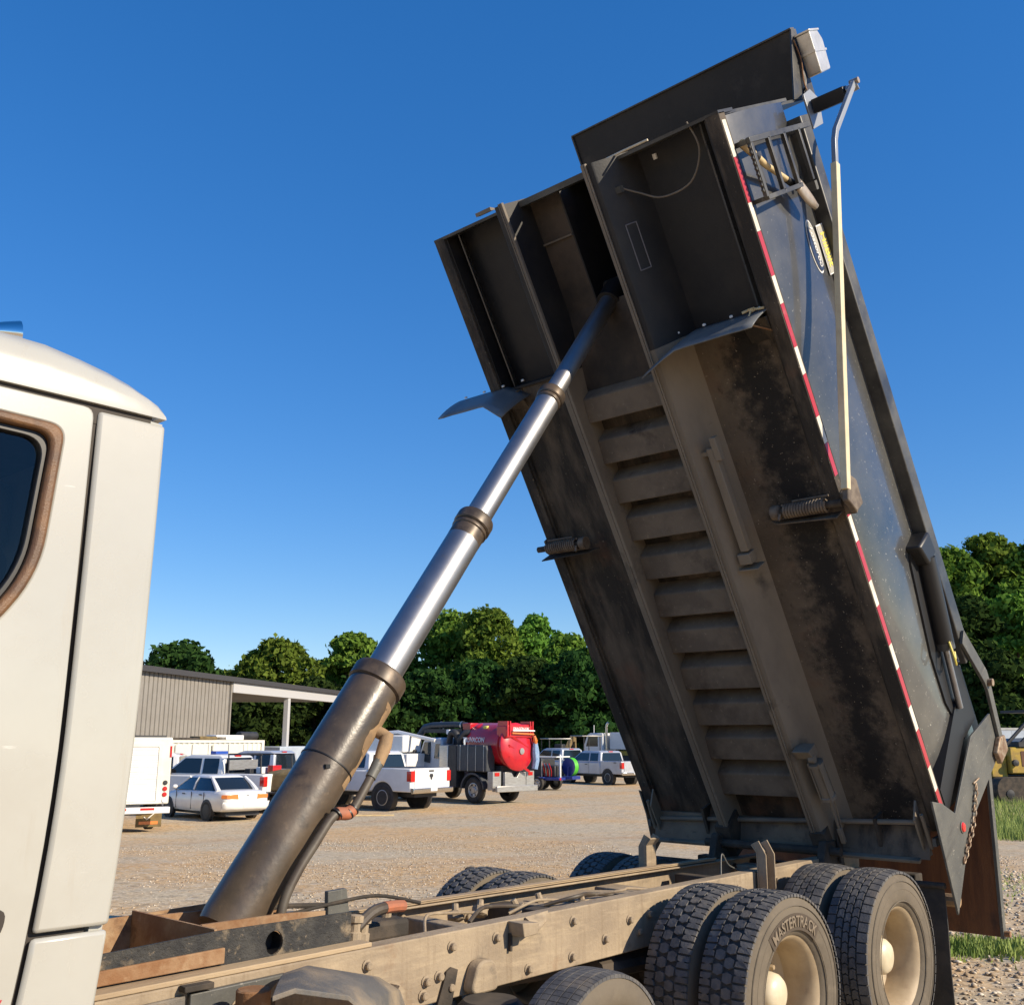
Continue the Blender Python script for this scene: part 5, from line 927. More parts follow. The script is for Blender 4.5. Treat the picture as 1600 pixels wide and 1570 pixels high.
MT['vtail'] = mat('tail_lamp_red', (.50, .015, .012), .2, coat=.8); MT['vamber'] = mat('tail_lamp_amber', (.75, .22, .05), .25, coat=.6); MT['vchrome'] = mat('vehicle_chrome', (.75, .75, .73), .16, 1.); MT['vred'] = mat('tank_red', (.55, .012, .020), .32, coat=.4, col2=(.42, .010, .02), scale=2); MT['vsteel'] = mat('brushed_stainless', (.50, .49, .46), .35, .6, col2=(.42, .40, .37), scale=4, stretch=(1, 1, 6)); MT['vtank'] = mat('charcoal_poly_tank', (.040, .046, .055), .5, col2=(.05, .055, .062)); MT['vblue'] = mat('trailer_blue', (.015, .035, .22), .4, coat=.3); MT['vgreen'] = mat('lime_hose', (.13, .62, .05), .5); MT['vyellow'] = mat('machine_yellow', (.45, .30, .03), .55, col2=(.34, .22, .04), scale=3, layers=[dict(col=(.16, .11, .06), scale=3, lo=.5, hi=.7, amt=.6)]); MT['vplate'] = mat('licence_plate', (.72, .74, .74), .5); MT['denim'] = mat('faded_blue_cloth', (.12, .22, .40), .85, col2=(.30, .40, .55), scale=14, stretch=(3, 3, .6)); MT['vtan'] = mat('tan_canvas_and_shaded_yellow', (.20, .145, .06), .9, col2=(.13, .09, .04), scale=5); MT['vbluebox'] = mat('pale_blue_white_panel', (.40, .46, .53), .45, col2=(.36, .41, .48), scale=2); MT['vbeacon'] = mat('blue_beacon', (.03, .08, .35), .2, coat=.5)
MT['shedwall'] = mat('taupe_sheet_metal', (.27, .25, .22), .5, col2=(.245, .225, .195), scale=1.5); MT['shedtrim'] = mat('dark_shed_trim', (.055, .052, .052), .5); MT['shedsteel'] = mat('shed_grey_steel', (.46, .46, .46), .5); MT['sheddark'] = mat('shed_ceiling_sheet', (.22, .22, .22), .6)
def vwheel(parent, x, y, r, w, rim='vrim', face=-1, rr=.62):
    prof = [(r * rr, -w * .42), (r * .80, -w * .5), (r * .93, -w * .46), (r, -w * .34), (r, w * .34), (r * .93, w * .46), (r * .80, w * .5), (r * rr, w * .42)]
    t = obj('wheel', MB().lathe(prof, (0, 0, 0), (0, 1, 0), 28, cap=False), 'vtyre', parent); t.location = (x, y, r)
    s = face
    rm = MB().lathe([(r * rr, s * w * .42), (r * (rr - .06), s * w * .44), (r * (rr - .1), s * w * .30), (r * .30, s * w * .26), (r * .22, s * w * .38), (.01, s * w * .40)], (0, 0, 0), (0, 1, 0), 28, cap=False); obj('rim', rm, rim, t)
    ho = None
    for k in range(6):
        a = R(60 * k); mb = MB().lathe([(r * .085, 0), (r * .085, .006)], (r * .42 * math.cos(a), s * w * .29, r * .42 * math.sin(a)), (0, s, 0), 8); obj('rim_hole', mb, 'vblack', t)
    return t
def archpoly(x0, x1, z0, ztop, axles, ra, zc):   # lower edge with wheel arches, going +x ; ztop = list of points from x1 back to x0
    P = [(x0, z0)]
    for xa in axles:
        a0 = math.degrees(math.asin(min(.98, (z0 - zc) / ra))) if z0 > zc else 0
        for k in range(11):
            a = R(180 - a0 - (180 - 2 * a0) * k / 10); P.append((xa + ra * math.cos(a), zc + ra * math.sin(a)))
    P.append((x1, z0)); return P + ztop
def mirror_prism(poly, hw, taper=None):   # extrude in y, optionally narrowing with z
    mb = MB().prism(poly, 1, -hw, hw)
    if taper: mb.map(lambda x, y, z: (x, y * taper(z), z))
    return mb
def glassq(pts, off, hw): pass
def pickup(name_label, pos, heading, group=None, body='vwhite', crew=True, H=1.95, rack=False, beacon=False, emblem=None, bump='vchrome', wheels='vrim', sidetext=None, scale=1.):
    t = thing('pickup_truck', name_label, 'pickup', pos, heading, group); t.scale = (scale,) * 3
    WB, RO = 3.65, -1.22; hw = 1.0; belt = 1.26; bedtop = 1.34; F = WB + .95; cb = .62 if crew else 1.25   # cab back
    low = archpoly(RO, cb - .02, .60, [(cb - .02, bedtop), (RO + .02, bedtop)], [0], .50, .40)
    obj('cargo_bed', mirror_prism(low, hw), body, t, bev=.035)
    obj('bed_liner', MB().box(RO + .08, cb - .1, -hw + .09, hw - .09, .9, bedtop + .003), 'vblack', t)
    lowc = archpoly(cb, F, .56, [(F, 1.06), (F - .12, 1.18), (F - 1.25, 1.26), (cb, belt)], [WB], .50, .40)
    obj('body', mirror_prism(lowc, hw - .005), body, t, bev=.05)
    rf = cb + (1.62 if crew else .95); gp_ = [(cb + .02, belt - .01), (cb + .10, H - .09), (cb + .30, H), (rf, H), (rf + .28, H - .08), (F - 1.20, belt - .01)]
    tp = lambda z: 1 - .16 * max(0, z - belt) / (H - belt)
    obj('cab_roof', mirror_prism(gp_, hw - .04, tp), body, t, bev=.05)
    wz0, wz1 = belt + .06, H - .13
    def sidey(z, o=.006): return (hw - .04) * tp(z) + o
    def sglass(xs, nm='side_window'):
        for s in (-1, 1):
            mb = MB(); mb.add([(x, s * sidey(z), z) for x, z in xs], [tuple(range(len(xs)))]); obj(nm, mb, 'vglass', t)
    if crew:
        sglass([(cb + .25, wz0), (cb + .95, wz0), (cb + .97, wz1), (cb + .28, wz1)]); sglass([(cb + 1.06, wz0), (F - 1.42, wz0), (rf + .24, wz1), (cb + 1.08, wz1)])
    else: sglass([(cb + .22, wz0), (F - 1.40, wz0), (rf + .22, wz1), (cb + .26, wz1)])
    def cx(z): return cb + .02 + .08 * (z - belt) / (H - .09 - belt)
    rw = MB(); rw.add([(cx(wz0) - .012, -sidey(wz0) + .14, wz0), (cx(wz0) - .012, sidey(wz0) - .14, wz0), (cx(wz1) - .012, sidey(wz1) - .16, wz1 + .02), (cx(wz1) - .012, -sidey(wz1) + .16, wz1 + .02)], [(0, 1, 2, 3)]); obj('rear_window', rw, 'vglass', t)
    obj('brake_lamp', MB().box(cb + .12, cb + .20, -.16, .16, H - .075, H - .02), 'vtail', t, bev=.01)
    wsx = MB(); zt = H - .10; wsx.add([(F - 1.30, -sidey(wz0) + .1, wz0), (F - 1.30, sidey(wz0) - .1, wz0), (rf + .30, sidey(zt) - .12, zt), (rf + .30, -sidey(zt) + .12, zt)], [(0, 1, 2, 3)]); wsx.map(lambda x, y, z: (x + .03, y, z + .02)); obj('windscreen', wsx, 'vglass', t)
    tg = obj('tailgate', MB().prism(rrect(-hw + .20, hw - .20, .72, bedtop - .015, .04), 0, RO - .022, RO + .02), body, t, bev=.012); obj('tailgate_handle', MB().box(RO - .034, RO - .023, -.12, .12, bedtop - .115, bedtop - .065), 'vblack', tg)
    if emblem == 'ram':
        e = MB().prism([(-.09, 1.12), (-.06, 1.16), (.06, 1.16), (.09, 1.12), (.085, 1.05), (.05, 1.07), (.04, 1.0), (0, .96), (-.04, 1.0), (-.05, 1.07), (-.085, 1.05)], 0, RO - .032, RO - .023); obj('tailgate_emblem', e, 'vblack', tg)
    elif emblem:
        obj('tailgate_badge', MB().box(RO - .032, RO - .023, -.16, .16, 1.07, 1.17), 'vblack', tg); textobj('tailgate_lettering', emblem, .17, 'vtail', tg, Matrix(((0, 0, -1, RO - .026), (-1, 0, 0, 0), (0, 1, 0, .985), (0, 0, 0, 1))), bold=.006)
    for s in (-1, 1):
        obj('tail_lamp', MB().prism(rrect(min(s * (hw - .20), s * (hw + .006)), max(s * (hw - .20), s * (hw + .006)), .92, 1.26, .03), 0, RO - .028, RO + .16), 'vtail', t, bev=.01)
        obj('mirror', MB().box(F - 1.62, F - 1.48, s * 1.02 - .10 + .02 * s, s * 1.02 + .12 + .02 * s, 1.30, 1.50), 'vblack', t, bev=.03); obj('door_handle', MB().box(cb + 1.12, cb + 1.32, s * (hw - .004) - .02, s * (hw - .004) + .02, 1.10, 1.14), 'vblack', t); obj('door_gap', MB().box(cb + 1.0, cb + 1.012, s * (hw - .005) - .004, s * (hw - .005) + .004, .62, 1.25), 'vblack', t)
        obj('wheel_well', MB().lathe([(.49, -.12), (.49, .12), (.02, .12)], (0, s * (hw - .14), .40), (0, 1, 0), 20), 'vblack', t); obj('wheel_well', MB().lathe([(.49, -.12), (.49, .12), (.02, .12)], (WB, s * (hw - .14), .40), (0, 1, 0), 20), 'vblack', t)
        obj('head_lamp', MB().box(F - .1, F + .012, min(s * .62, s * .97), max(s * .62, s * .97), .92, 1.08), 'vchrome', t)
        for x in (0, WB): vwheel(t, x, s * (hw - .13), .40, .27, wheels, s)
    bp_ = MB().loft([[(RO - d, y, z) for d, z in ((.02, .56), (.13, .56), (.15, .60), (.15, .72), (.02, .74))] for y in (-hw, -.55, -.45, .45, .55, hw)]); obj('rear_bumper', bp_, bump, t, bev=.015); obj('licence_plate', MB().box(RO - .16, RO - .151, -.16, .16, .62, .74), 'vplate', t)
    obj('front_bumper', MB().box(F - .1, F + .08, -hw, hw, .50, .74), bump, t, bev=.03); obj('chassis', MB().box(RO + .2, F - .3, -.55, .55, .42, .62), 'vblack', t)
    if rack:
        for s in (-1, 1):
            for x in (cb - .2, RO + .2): obj('rack_post', MB().tube([(x, s * .9, bedtop), (x + .05, s * .88, H + .05)], .025, 8), 'vblack', t)
            obj('rack_bar', MB().tube([(cb - .2, s * .88, H + .02), (RO + .2, s * .88, H + .02)], .025, 8), 'vblack', t)
        obj('rack_bar', MB().tube([(cb - .18, -.88, H + .03), (cb - .18, .88, H + .03)], .025, 8), 'vblack', t); obj('rack_mesh', MB().box(cb - .14, cb - .12, -.8, .8, 1.45, 1.80), 'vsteel', t)
        for k, c_ in enumerate(('vtail', 'decalwhite', 'vblack')): obj('bed_load', MB().box(RO + .3 + .35 * k, RO + .55 + .35 * k, -.4 + .2 * k, .1 + .2 * k, 1.2, 1.62 - .06 * k), c_, t, bev=.02)
    if beacon: obj('beacon', MB().loft([[(rf - .6 + a, b, z) for a, b in ((-.14, -.34), (.14, -.34), (.14, .34), (-.14, .34))] for z in (H, H + .12)]), 'vbeacon', t, bev=.03)
    if sidetext: textobj('bed_side_lettering', sidetext, .13, 'vblack', t, Matrix(((-1, 0, 0, RO + .55), (0, 0, 1, hw + .004), (0, 1, 0, 1.24), (0, 0, 0, 1))), bold=.002)
    return t
def sedan(label, pos, heading, group=None, spoiler=False, lamps='vamber', plate=True):
    t = thing('sedan_car', label, 'car', pos, heading, group); WB, RO, F = 2.50, -.98, 3.35
    ST = [(-1.06, .62, .40, .76), (-1.02, .74, .34, .86), (-.92, .81, .30, .915), (-.55, .84, .27, .945), (0, .85, .25, .955), (.9, .855, .23, .935), (1.8, .855, .23, .915), (2.35, .85, .24, .885), (2.8, .83, .25, .82), (3.15, .78, .28, .72), (3.32, .70, .31, .62), (3.40, .56, .36, .54)]
    def ring(x, w, zl, zt):
        h = zt - zl; P = [(.72, 0), (.93, .05), (.985, .18), (1.0, .45), (.99, .62), (.965, .80), (.91, .93), (.78, .985), (.4, 1.0)]
        L_ = [(x, -w * a, zl + h * b) for a, b in P]; return L_ + [(x, -y, z) for _, y, z in L_[::-1]]
    obj('body', MB().loft([ring(*q) for q in ST]), 'vwhite', t, smooth=50)
    def plan(x0, x1, w, z, r=.16):
        return [(a, b, z) for a, b in rrect(x0, x1, -w, w, min(r, w * .5), 4)]
    obj('glass_house', MB().loft([plan(-.38, 2.34, .76, .90), plan(-.12, 1.98, .70, 1.10), plan(.12, 1.66, .63, 1.27), plan(.24, 1.50, .58, 1.335)]), 'vglass', t, smooth=50)
    obj('roof', MB().loft([plan(.17, 1.58, .615, 1.295), plan(.23, 1.52, .60, 1.335), plan(.36, 1.38, .54, 1.372), plan(.55, 1.2, .40, 1.385)]), 'vwhite', t, smooth=60)
    for s in (-1, 1):
        for P_, r_ in (([(-.42, s * .69, .90), (-.16, s * .655, 1.10), (.17, s * .60, 1.31)], [.085, .07, .05]), ([(1.02, s * .755, .92), (1.0, s * .70, 1.12), (.97, s * .61, 1.31)], [.04, .035, .03]), ([(2.36, s * .70, .90), (1.98, s * .655, 1.10), (1.58, s * .59, 1.31)], [.05, .04, .035])): obj('pillar', MB().tube(P_, r_, 8), 'vwhite', t)
        obj('tail_lamp', MB().loft([[(x, s * y, z) for y, z in ((.33, .68), (yo, .70), (yo, .815), (.36, .83))] for x, yo in ((-1.075, .60), (-1.045, .73), (-.88, .845))]), lamps, t, bev=.01)
        obj('mirror', MB().lathe([(.01, -.09), (.06, -.06), (.07, 0), (.05, .06), (.01, .08)], (1.98, s * .93, .99), (.2, s, 0), 10), 'vwhite', t)
        for x in (.35, 1.45): obj('door_handle', MB().box(x, x + .15, s * .852 - .012, s * .852 + .012, .765, .795), 'vblack', t)
        for x in (.2, 1.0, 2.0): obj('door_gap', MB().box(x, x + .008, s * .846 - .012, s * .846 + .012, .32, .86), 'vblack', t)
        for x in (0, WB):
            obj('wheel_well', MB().lathe([(.345, -.06), (.345, .065), (.33, .07), (.02, .07)], (x, s * .79, .31), (0, s, 0), 22), 'vblack', t); vwheel(t, x, s * .775, .30, .19, 'vblack', s)
        obj('head_lamp', MB().box(3.22, 3.36, min(s * .42, s * .68), max(s * .42, s * .68), .52, .62), 'vchrome', t)
    obj('rear_bumper', MB().loft([[(x, y, z) for x, z in ((-.9, .33), (-1.06 - e, .35), (-1.12 - e, .42), (-1.12 - e, .55), (-1.0, .60))] for y, e in ((-.84, -.16), (-.74, -.03), (-.4, 0), (.4, 0), (.74, -.03), (.84, -.16))]), 'vwhite', t, smooth=50)
    if plate: obj('licence_plate', MB().box(-1.135, -1.122, -.16, .16, .43, .54), 'vplate', t)
    obj('trunk_badge', MB().box(-1.062, -1.05, -.05, .05, .78, .80), 'vblack', t)
    if spoiler:
        obj('spoiler', MB().prism([(-1.06, 1.02), (-.74, 1.06), (-.74, 1.09), (-1.06, 1.06)], 1, -.72, .72), 'vblack', t, bev=.01)
        for s in (-1, 1): obj('spoiler_post', MB().box(-.98, -.86, s * .55 - .02, s * .55 + .02, .88, 1.05), 'vwhite', t)
    obj('underbody', MB().box(-.8, 3.1, -.6, .6, .16, .30), 'vblack', t); return t
def head(p_rear, p_front): return math.atan2(p_front.y - p_rear.y, p_front.x - p_rear.x)
def rot(v, a): return Vector((v.x * math.cos(a) - v.y * math.sin(a), v.x * math.sin(a) + v.y * math.cos(a), 0))
def place_rl(px, py, heading, off):   # ground point under the rear left wheel -> origin (rear axle centre)
    p = ongr(px, py); o = p - rot(Vector((0, off, 0)), heading); o.z = gz(o.x, o.y) + .01; return o
hA = R(97); pickup('white pickup with plain tailgate emblem parked right of the hoist cylinder', place_rl(600, 1266, hA, .98), hA, 'pickups in the yard', emblem='ram', H=1.86, crew=True, scale=1.13)
hS = R(88); sedan('small white sedan with wide amber tail lamps beside the service box', place_rl(325, 1282, hS, .75), hS, 'cars in the yard')
hC = R(118); p = ongr(262, 1263); sedan('white car with black rear spoiler half hidden behind the small sedan', Vector((p.x - .3, p.y + 1.0, p.z)), R(108), 'cars in the yard', spoiler=True, lamps='vtail', plate=False)
hB = R(80); pickup('silver pickup with dusty sides parked beside the green hose reel', place_rl(951.6, 1226, hB, .87), hB, 'pickups in the yard', body='vsilver', sidetext='4X4', H=1.90)
p = atd(906, 66); pickup('silver pickup behind the dusty silver one with only its cab showing', p, R(82), 'pickups in the yard', body='vsilver', H=2.02)
p = atd(400, 40); pickup('white pickup with open rack and lettered tailgate behind the sedan', p, R(108), 'pickups in the yard', body='vwhite', rack=True, beacon=True, emblem='GMC', H=1.98, bump='vblack')
p = atd(318, 43); pickup('white pickup facing left in front of the cream container', p, R(138), 'pickups in the yard', H=2.0)
p = atd(470, 46); pickup('pickup with blue tinted windows beside the tan tarp', p, R(112), 'pickups in the yard', H=2.05, body='vsilver')
# ---------------- service box truck at the left
pb = ongr(222, 1290); hb = R(74); t = thing('box_service_truck', 'cream service truck with tall roller door at the left beside the cab', 'box truck', atd(203, 30.5), hb)
bx = obj('box_body', MB().box(0, 4.2, -1.15, 1.15, .72, 2.48), 'vcream', t, bev=.04)
dr = obj('roller_door', MB().box(-.012, .0, -.78, .80, .80, 2.22), 'vwhite', bx)
sl2 = MB()
for k in range(22): sl2.prism([(-.022, .82 + .063 * k), (-.014, .86 + .063 * k), (-.013, .80 + .063 * k)], 1, -.77, .79)
obj('roller_slats', sl2, 'vwhite', dr, smooth=0); obj('door_frame', ringpanel(rrect(-.9, .92, .74, 2.32, .03), rrect(-.79, .81, .79, 2.23, .03), (0, 1.5), lambda a, b, d: (-.03 + d, a, b), .03), 'vcream', bx)
for k, (z, c_) in enumerate(((1.28, 'vblack'), (1.12, 'vtail'), (.97, 'vtail'), (.82, 'decalwhite'))): obj('tail_lamp', MB().lathe([(.062, 0), (.062, .02), (.05, .03), (.001, .032)], (-.0, -1.02, z), (-1, 0, 0), 16), c_, bx)
obj('marker_lamp', MB().box(-.014, 0, -1.14, -1.09, 1.95, 2.25), 'vtail', bx); obj('roof_rail', MB().box(.1, 2.2, -1.0, 1.0, 2.481, 2.53), 'vblack', bx, bev=.02)
bpz = obj('rear_bumper', MB().box(-.28, -.03, -1.13, 1.13, .50, .66), 'vwhite', t, bev=.01)
for y0, y1 in ((-.72, -.36), (.0, .36), (.55, .85)): obj('bumper_tape', MB().box(-.285, -.2805, y0, y1, .585, .645), 'vtail', bpz)
fl_ = obj('mud_flap', MB().box(.45, .47, -1.10, -.42, .10, .52), 'vtan', t); obj('flap_stripe', MB().box(.443, .449, -1.0, -.50, .17, .25), 'vamber', fl_)
obj('flap_tick', MB().tube([(.44, -.62, .37), (.44, -.70, .30), (.44, -.92, .48)], .014, 6), 'decalwhite', fl_)
for s in (-1, 1): vwheel(t, 1.0, s * .88, .40, .24, 'vrim', s); vwheel(t, 5.0, s * .88, .40, .24, 'vrim', s)
obj('chassis', MB().box(0, 5.6, -.4, .4, .45, .72), 'vblack', t); cbx = obj('cab', mirror_prism([(4.3, .55), (6.2, .55), (6.2, 1.2), (5.6, 1.35), (5.2, 2.05), (4.3, 2.1)], 1.0), 'vwhite', t, bev=.06); mb = MB(); mb.add([(4.6, 1.006, 1.35), (5.45, 1.006, 1.35), (5.1, 1.006, 1.95), (4.6, 1.006, 1.95)], [(0, 1, 2, 3)]); obj('side_window', mb, 'vglass', cbx)
# ---------------- vacuum truck with red tank
hV = R(89); oV = place_rl(741, 1255, hV, 1.05); t = thing('vacuum_truck', 'vacuum excavator truck with big red debris tank and charcoal water tanks', 'vacuum truck', oV, hV)
for s in (-1, 1):
    vwheel(t, 0., s * 1.0, .52, .30, 'vrim', s, .56)
    vwheel(t, 5.3, s * 1.0, .52, .28, 'vrim', s, .56)
    obj('fender', MB().prism([(.62 * math.cos(R(a)) + 0, .52 + .62 * math.sin(R(a))) for a in range(5, 176, 17)] + [(.70 * math.cos(R(a)), .52 + .70 * math.sin(R(a))) for a in range(175, 4, -17)], 1, s * 1.0 - .2, s * 1.0 + .2), 'vtank', t)
    wt = obj('water_tank', MB().prism(roundpoly([(-.15, 1.26), (1.95, 1.26), (1.95, 2.32), (-.05, 2.32), (-.15, 2.15)], .06), 1, *sorted((s * .72, s * 1.22))), 'vtank', t, bev=.04)
    for k in range(4): obj('tank_strap', MB().box(.02 + .55 * k, .05 + .55 * k, *sorted((s * 1.21, s * 1.236)), 1.27, 2.31), 'vsteel', wt, bev=.004)
    obj('tool_cabinet', MB().box(2.62, 3.28, *sorted((s * .70, s * 1.22)), .75, 2.30), 'vsteel', t, bev=.02); obj('black_cabinet', MB().box(2.0, 2.60, *sorted((s * .70, s * 1.20)), .60, 2.32), 'vblack', t, bev=.02)
    obj('side_panel', MB().box(-.75, -.28, *sorted((s * 1.18, s * 1.22)), .55, 1.28), 'vsteel', t, bev=.01); obj('rear_lamp_panel', MB().box(-.78, -.752, *sorted((s * .75, s * 1.22)), .50, 1.28), 'vsteel', t); obj('tail_lamp', MB().box(-.80, -.781, *sorted((s * .86, s * 1.12)), 1.10, 1.24), 'vtail', t)
obj('chassis', MB().box(-.7, 6.0, -.45, .45, .55, .95), 'vblack', t); obj('rear_bumper', MB().box(-1.02, -.90, -1.2, 1.2, .48, .72), 'vsteel', t, bev=.02)
obj('rear_bulkhead', MB().prism([(-.62, .62), (.62, .62), (.62, 1.25), (.25, 1.25), (.1, 1.05), (-.1, 1.05), (-.25, 1.25), (-.62, 1.25)], 0, -.88, -.74), 'vsteel', t, bev=.01)
tkz = 2.32; tank = obj('debris_tank', MB().lathe([(.02, -1.15), (.70, -1.05), (.90, -.85), (.92, 1.3), (.80, 1.6), (.02, 1.75)], (.25, 0, tkz), (1, 0, 0), 36), 'vred', t)
obj('tank_saddle', MB().box(-.6, 1.8, -.6, .6, .95, 1.5), 'vblack', t)
textobj('tank_lettering', 'TRUVACON', .28, 'decalwhite', tank, Matrix(((-1, 0, 0, 1.15), (0, 0, 1, .925), (0, 1, 0, tkz + .20), (0, 0, 0, 1))), shear=.2, bold=.004)
gdoor = obj('tank_door', MB().lathe([(.02, .14), (.56, .12), (.90, .04), (.97, -.02), (.97, -.10), (.90, -.12)], (-.98, 0, 2.26), (-1, 0, .10), 40), 'vred', t)
for a in (-.45, 0, .45): obj('door_rib', MB().hexa([(-1.10, -.62, 1.90 + a - .25), (-1.10, .62, 1.90 + a + .25 + .1), (-1.04, .62, 1.90 + a + .35), (-1.04, -.62, 1.90 + a - .25)], [(-1.12, -.62, 2.0 + a - .25), (-1.12, .62, 2.0 + a + .35), (-1.04, .62, 2.0 + a + .35), (-1.04, -.62, 2.0 + a - .25)]), 'vred', gdoor)
obj('door_hub', MB().lathe([(.13, 0), (.13, .06), (.02, .065)], (-1.12, -.08, 2.08), (-1, 0, 0), 14), 'vsteel', gdoor)
obj('door_hood', MB().prism([(-.80, 2.62), (.80, 2.62), (.80, 3.10), (.55, 3.16), (-.55, 3.16), (-.80, 3.10)], 0, -1.12, -.40), 'vred', t, bev=.04)
for y in (-.75, -.6, .6, .75): obj('hood_lug', MB().box(-1.16, -.5, y - .03, y + .03, 2.7, 3.28), 'vred', t)
obj('hood_rack', MB().tube([(-1.2, -.75, 2.76), (-1.2, .55, 2.80)], .035, 8), 'vamber', t); obj('hood_rack', MB().tube([(-1.2, -.8, 2.90), (-1.2, .5, 2.90)], .03, 8), 'decalwhite', t)
textobj('hood_lettering', 'DRAGON-VAC', .15, 'decalwhite', t, Matrix(((0, 0, -1, -1.125), (-1, 0, 0, -.1), (0, 1, 0, 2.98), (0, 0, 0, 1))), bold=.003)
obj('hanging_cloth', MB().tube([(-1.16, -.88, 2.42), (-1.20, -.86, 2.05), (-1.18, -.9, 1.70), (-1.16, -.84, 1.36)], [.10, .17, .15, .13], 8), 'denim', t); obj('hanging_glove', MB().tube([(-1.18, -.80, 2.70), (-1.2, -.84, 2.50), (-1.2, -.87, 2.38)], [.06, .10, .07], 8), 'vamber', t)
obj('filter_dome', MB().lathe([(.42, 0), (.42, .35), (.36, .52), (.2, .62), (.01, .66)], (1.35, .25, 2.55), (0, 0, 1), 22), 'vred', t); obj('red_hopper', MB().prism([(1.75, 2.7), (2.25, 2.7), (2.4, 3.22), (1.75, 3.22)], 1, -.1, .6), 'vred', t, bev=.03); obj('yellow_valve', MB().box(.55, .85, .3, .62, 2.86, 3.10), 'decalyel', t, bev=.04)
bm2 = obj('boom_pipe', MB().tube([(1.7, .2, 2.95), (2.6, .2, 3.12), (3.4, .25, 3.16), (5.2, .3, 3.14), (5.9, .32, 3.05), (6.3, .35, 2.7), (6.45, .35, 2.3)], [.13, .14, .14, .14, .15, .16, .16], 14), 'vtank', t)
for x in (2.8, 4.6): obj('pipe_clamp', MB().lathe([(.17, -.05), (.17, .05)], (x, .23, 3.135), (1, 0, 0), 18, cap=False), 'vsteel', bm2); 
obj('boom_beam', MB().box(2.6, 5.8, .1, .45, 2.82, 2.98), 'vblack', t); obj('boom_post', MB().box(2.9, 3.2, .1, .45, 2.3, 2.85), 'vblack', t); obj('boom_light', MB().box(3.1, 3.4, .55, .8, 2.75, 2.95), 'decalwhite', t, bev=.03)
obj('suction_hose', MB().tube(spline([(1.5, .5, 2.75), (1.9, .75, 2.80), (2.15, .85, 2.55), (2.2, .8, 2.2)]), .15, 12), 'vblack', t); obj('suction_hose', MB().tube(spline([(2.3, .7, 2.3), (2.45, .85, 2.75), (2.8, .9, 2.8), (3.0, .85, 2.4)]), .14, 12), 'vblack', t)
cb_ = obj('cab', mirror_prism([(3.45, .85), (5.35, .85), (5.55, 1.2), (5.45, 1.65), (5.05, 2.48), (4.8, 2.60), (3.6, 2.62), (3.45, 2.5)], 1.08, lambda z: 1 - .10 * max(0, z - 1.6)), 'vbluebox', t, bev=.08)
mb = MB(); mb.add([(4.30, 1.094 * 1.0, 1.55), (5.22, 1.094, 1.65), (4.92, 1.01, 2.42), (4.38, 1.01, 2.42)], [(0, 1, 2, 3)]); mb.map(lambda x, y, z: (x, 1.08 * (1 - .10 * max(0, z - 1.6)) + .008, z)); obj('side_window', mb, MT['vglass'], cb_)
mb = MB(); mb.add([(3.58, 0, 1.75), (3.98, 0, 1.75), (3.98, 0, 2.35), (3.58, 0, 2.35)], [(0, 1, 2, 3)]); mb.map(lambda x, y, z: (x, 1.08 * (1 - .10 * max(0, z - 1.6)) + .008, z)); obj('side_window', mb, 'vglass', cb_)
obj('hood', MB().loft([[(x, y * w_, z) for y, z in ((-1, .7), (-1, zt - .15), (-.8, zt), (.8, zt), (1, zt - .15), (1, .7))] for x, w_, zt in ((5.4, 1.0, 1.62), (6.3, .92, 1.5), (6.6, .85, 1.3))]), 'vbluebox', t, bev=.03); obj('mirror', MB().box(5.25, 5.4, 1.2, 1.35, 1.6, 2.1), 'vblack', t, bev=.03); obj('fender_front', MB().box(4.8, 5.9, .8, 1.15, .95, 1.1), 'vbluebox', t, bev=.05)
KX = (-1.3, -.75, -.15, 1.95, 2.0, 2.6, 2.62, 3.28, 3.45, 5.45, 6.6); KY = (-1.75, -1.20, -.85, .92, .95, 1.43, 1.46, 2.0, 2.08, 3.6, 4.5)
for c in list(t.children):
    if c.name.startswith('wheel'):
        if c.location.x > 1: c.location.x = 3.5
        continue
    if c.name.startswith('fender') and not c.name.startswith('fender_front'): continue
    for q in [c] + list(c.children):
        if q.type == 'MESH':
            for v in q.data.vertices: v.co.x = float(np.interp(v.co.x, KX, KY))
# ---------------- jetting trailer with lime hose reel
pT = ongr(862, 1234); hT = R(100); t = thing('jetting_trailer', 'blue jetting trailer with lime green hose reel', 'trailer', pT, hT)
fr0 = obj('frame', MB().box(-.9, 2.6, -.78, .78, .52, .66), 'vblue', t, bev=.02); obj('mud_guard', MB().box(-.1, 1.5, .80, 1.02, .62, .68), 'vblue', t, bev=.02)
for s in (-1, 1): vwheel(t, .3, s * .92, .36, .22, 'vrim', s); vwheel(t, 1.05, s * .92, .36, .22, 'vrim', s)
obj('water_tank', MB().prism(rrect(.15, 2.3, .68, 1.62, .12), 1, -.62, .62), 'vblack', t, bev=.05); 
for x in (.2, 2.25): obj('tank_post', MB().tube([(x, .66, .66), (x, .66, 1.66)], .03, 8), 'vsteel', t)
obj('top_rail', MB().tube([(-.7, .66, 1.68), (2.3, .66, 1.68)], .035, 8), 'decalwhite', t); obj('top_rail', MB().tube([(-.7, -.66, 1.68), (-.7, .66, 1.68)], .035, 8), 'decalwhite', t); obj('rear_post', MB().box(-.74, -.66, .28, .36, .66, 1.80), 'decalwhite', t)
obj('pump_engine', MB().box(-.5, .1, -.3, .5, .68, 1.25), 'vblack', t, bev=.06)
rl = obj('hose_reel', MB().lathe([(.20, -.16), (.46, -.16), (.46, -.15), (.30, -.14), (.30, .14), (.46, .15), (.46, .16), (.20, .16)], (-.98, -.28, 1.18), (.25, 1, 0), 28), 'vblue', t)
cp_ = []; 
hm = MB()
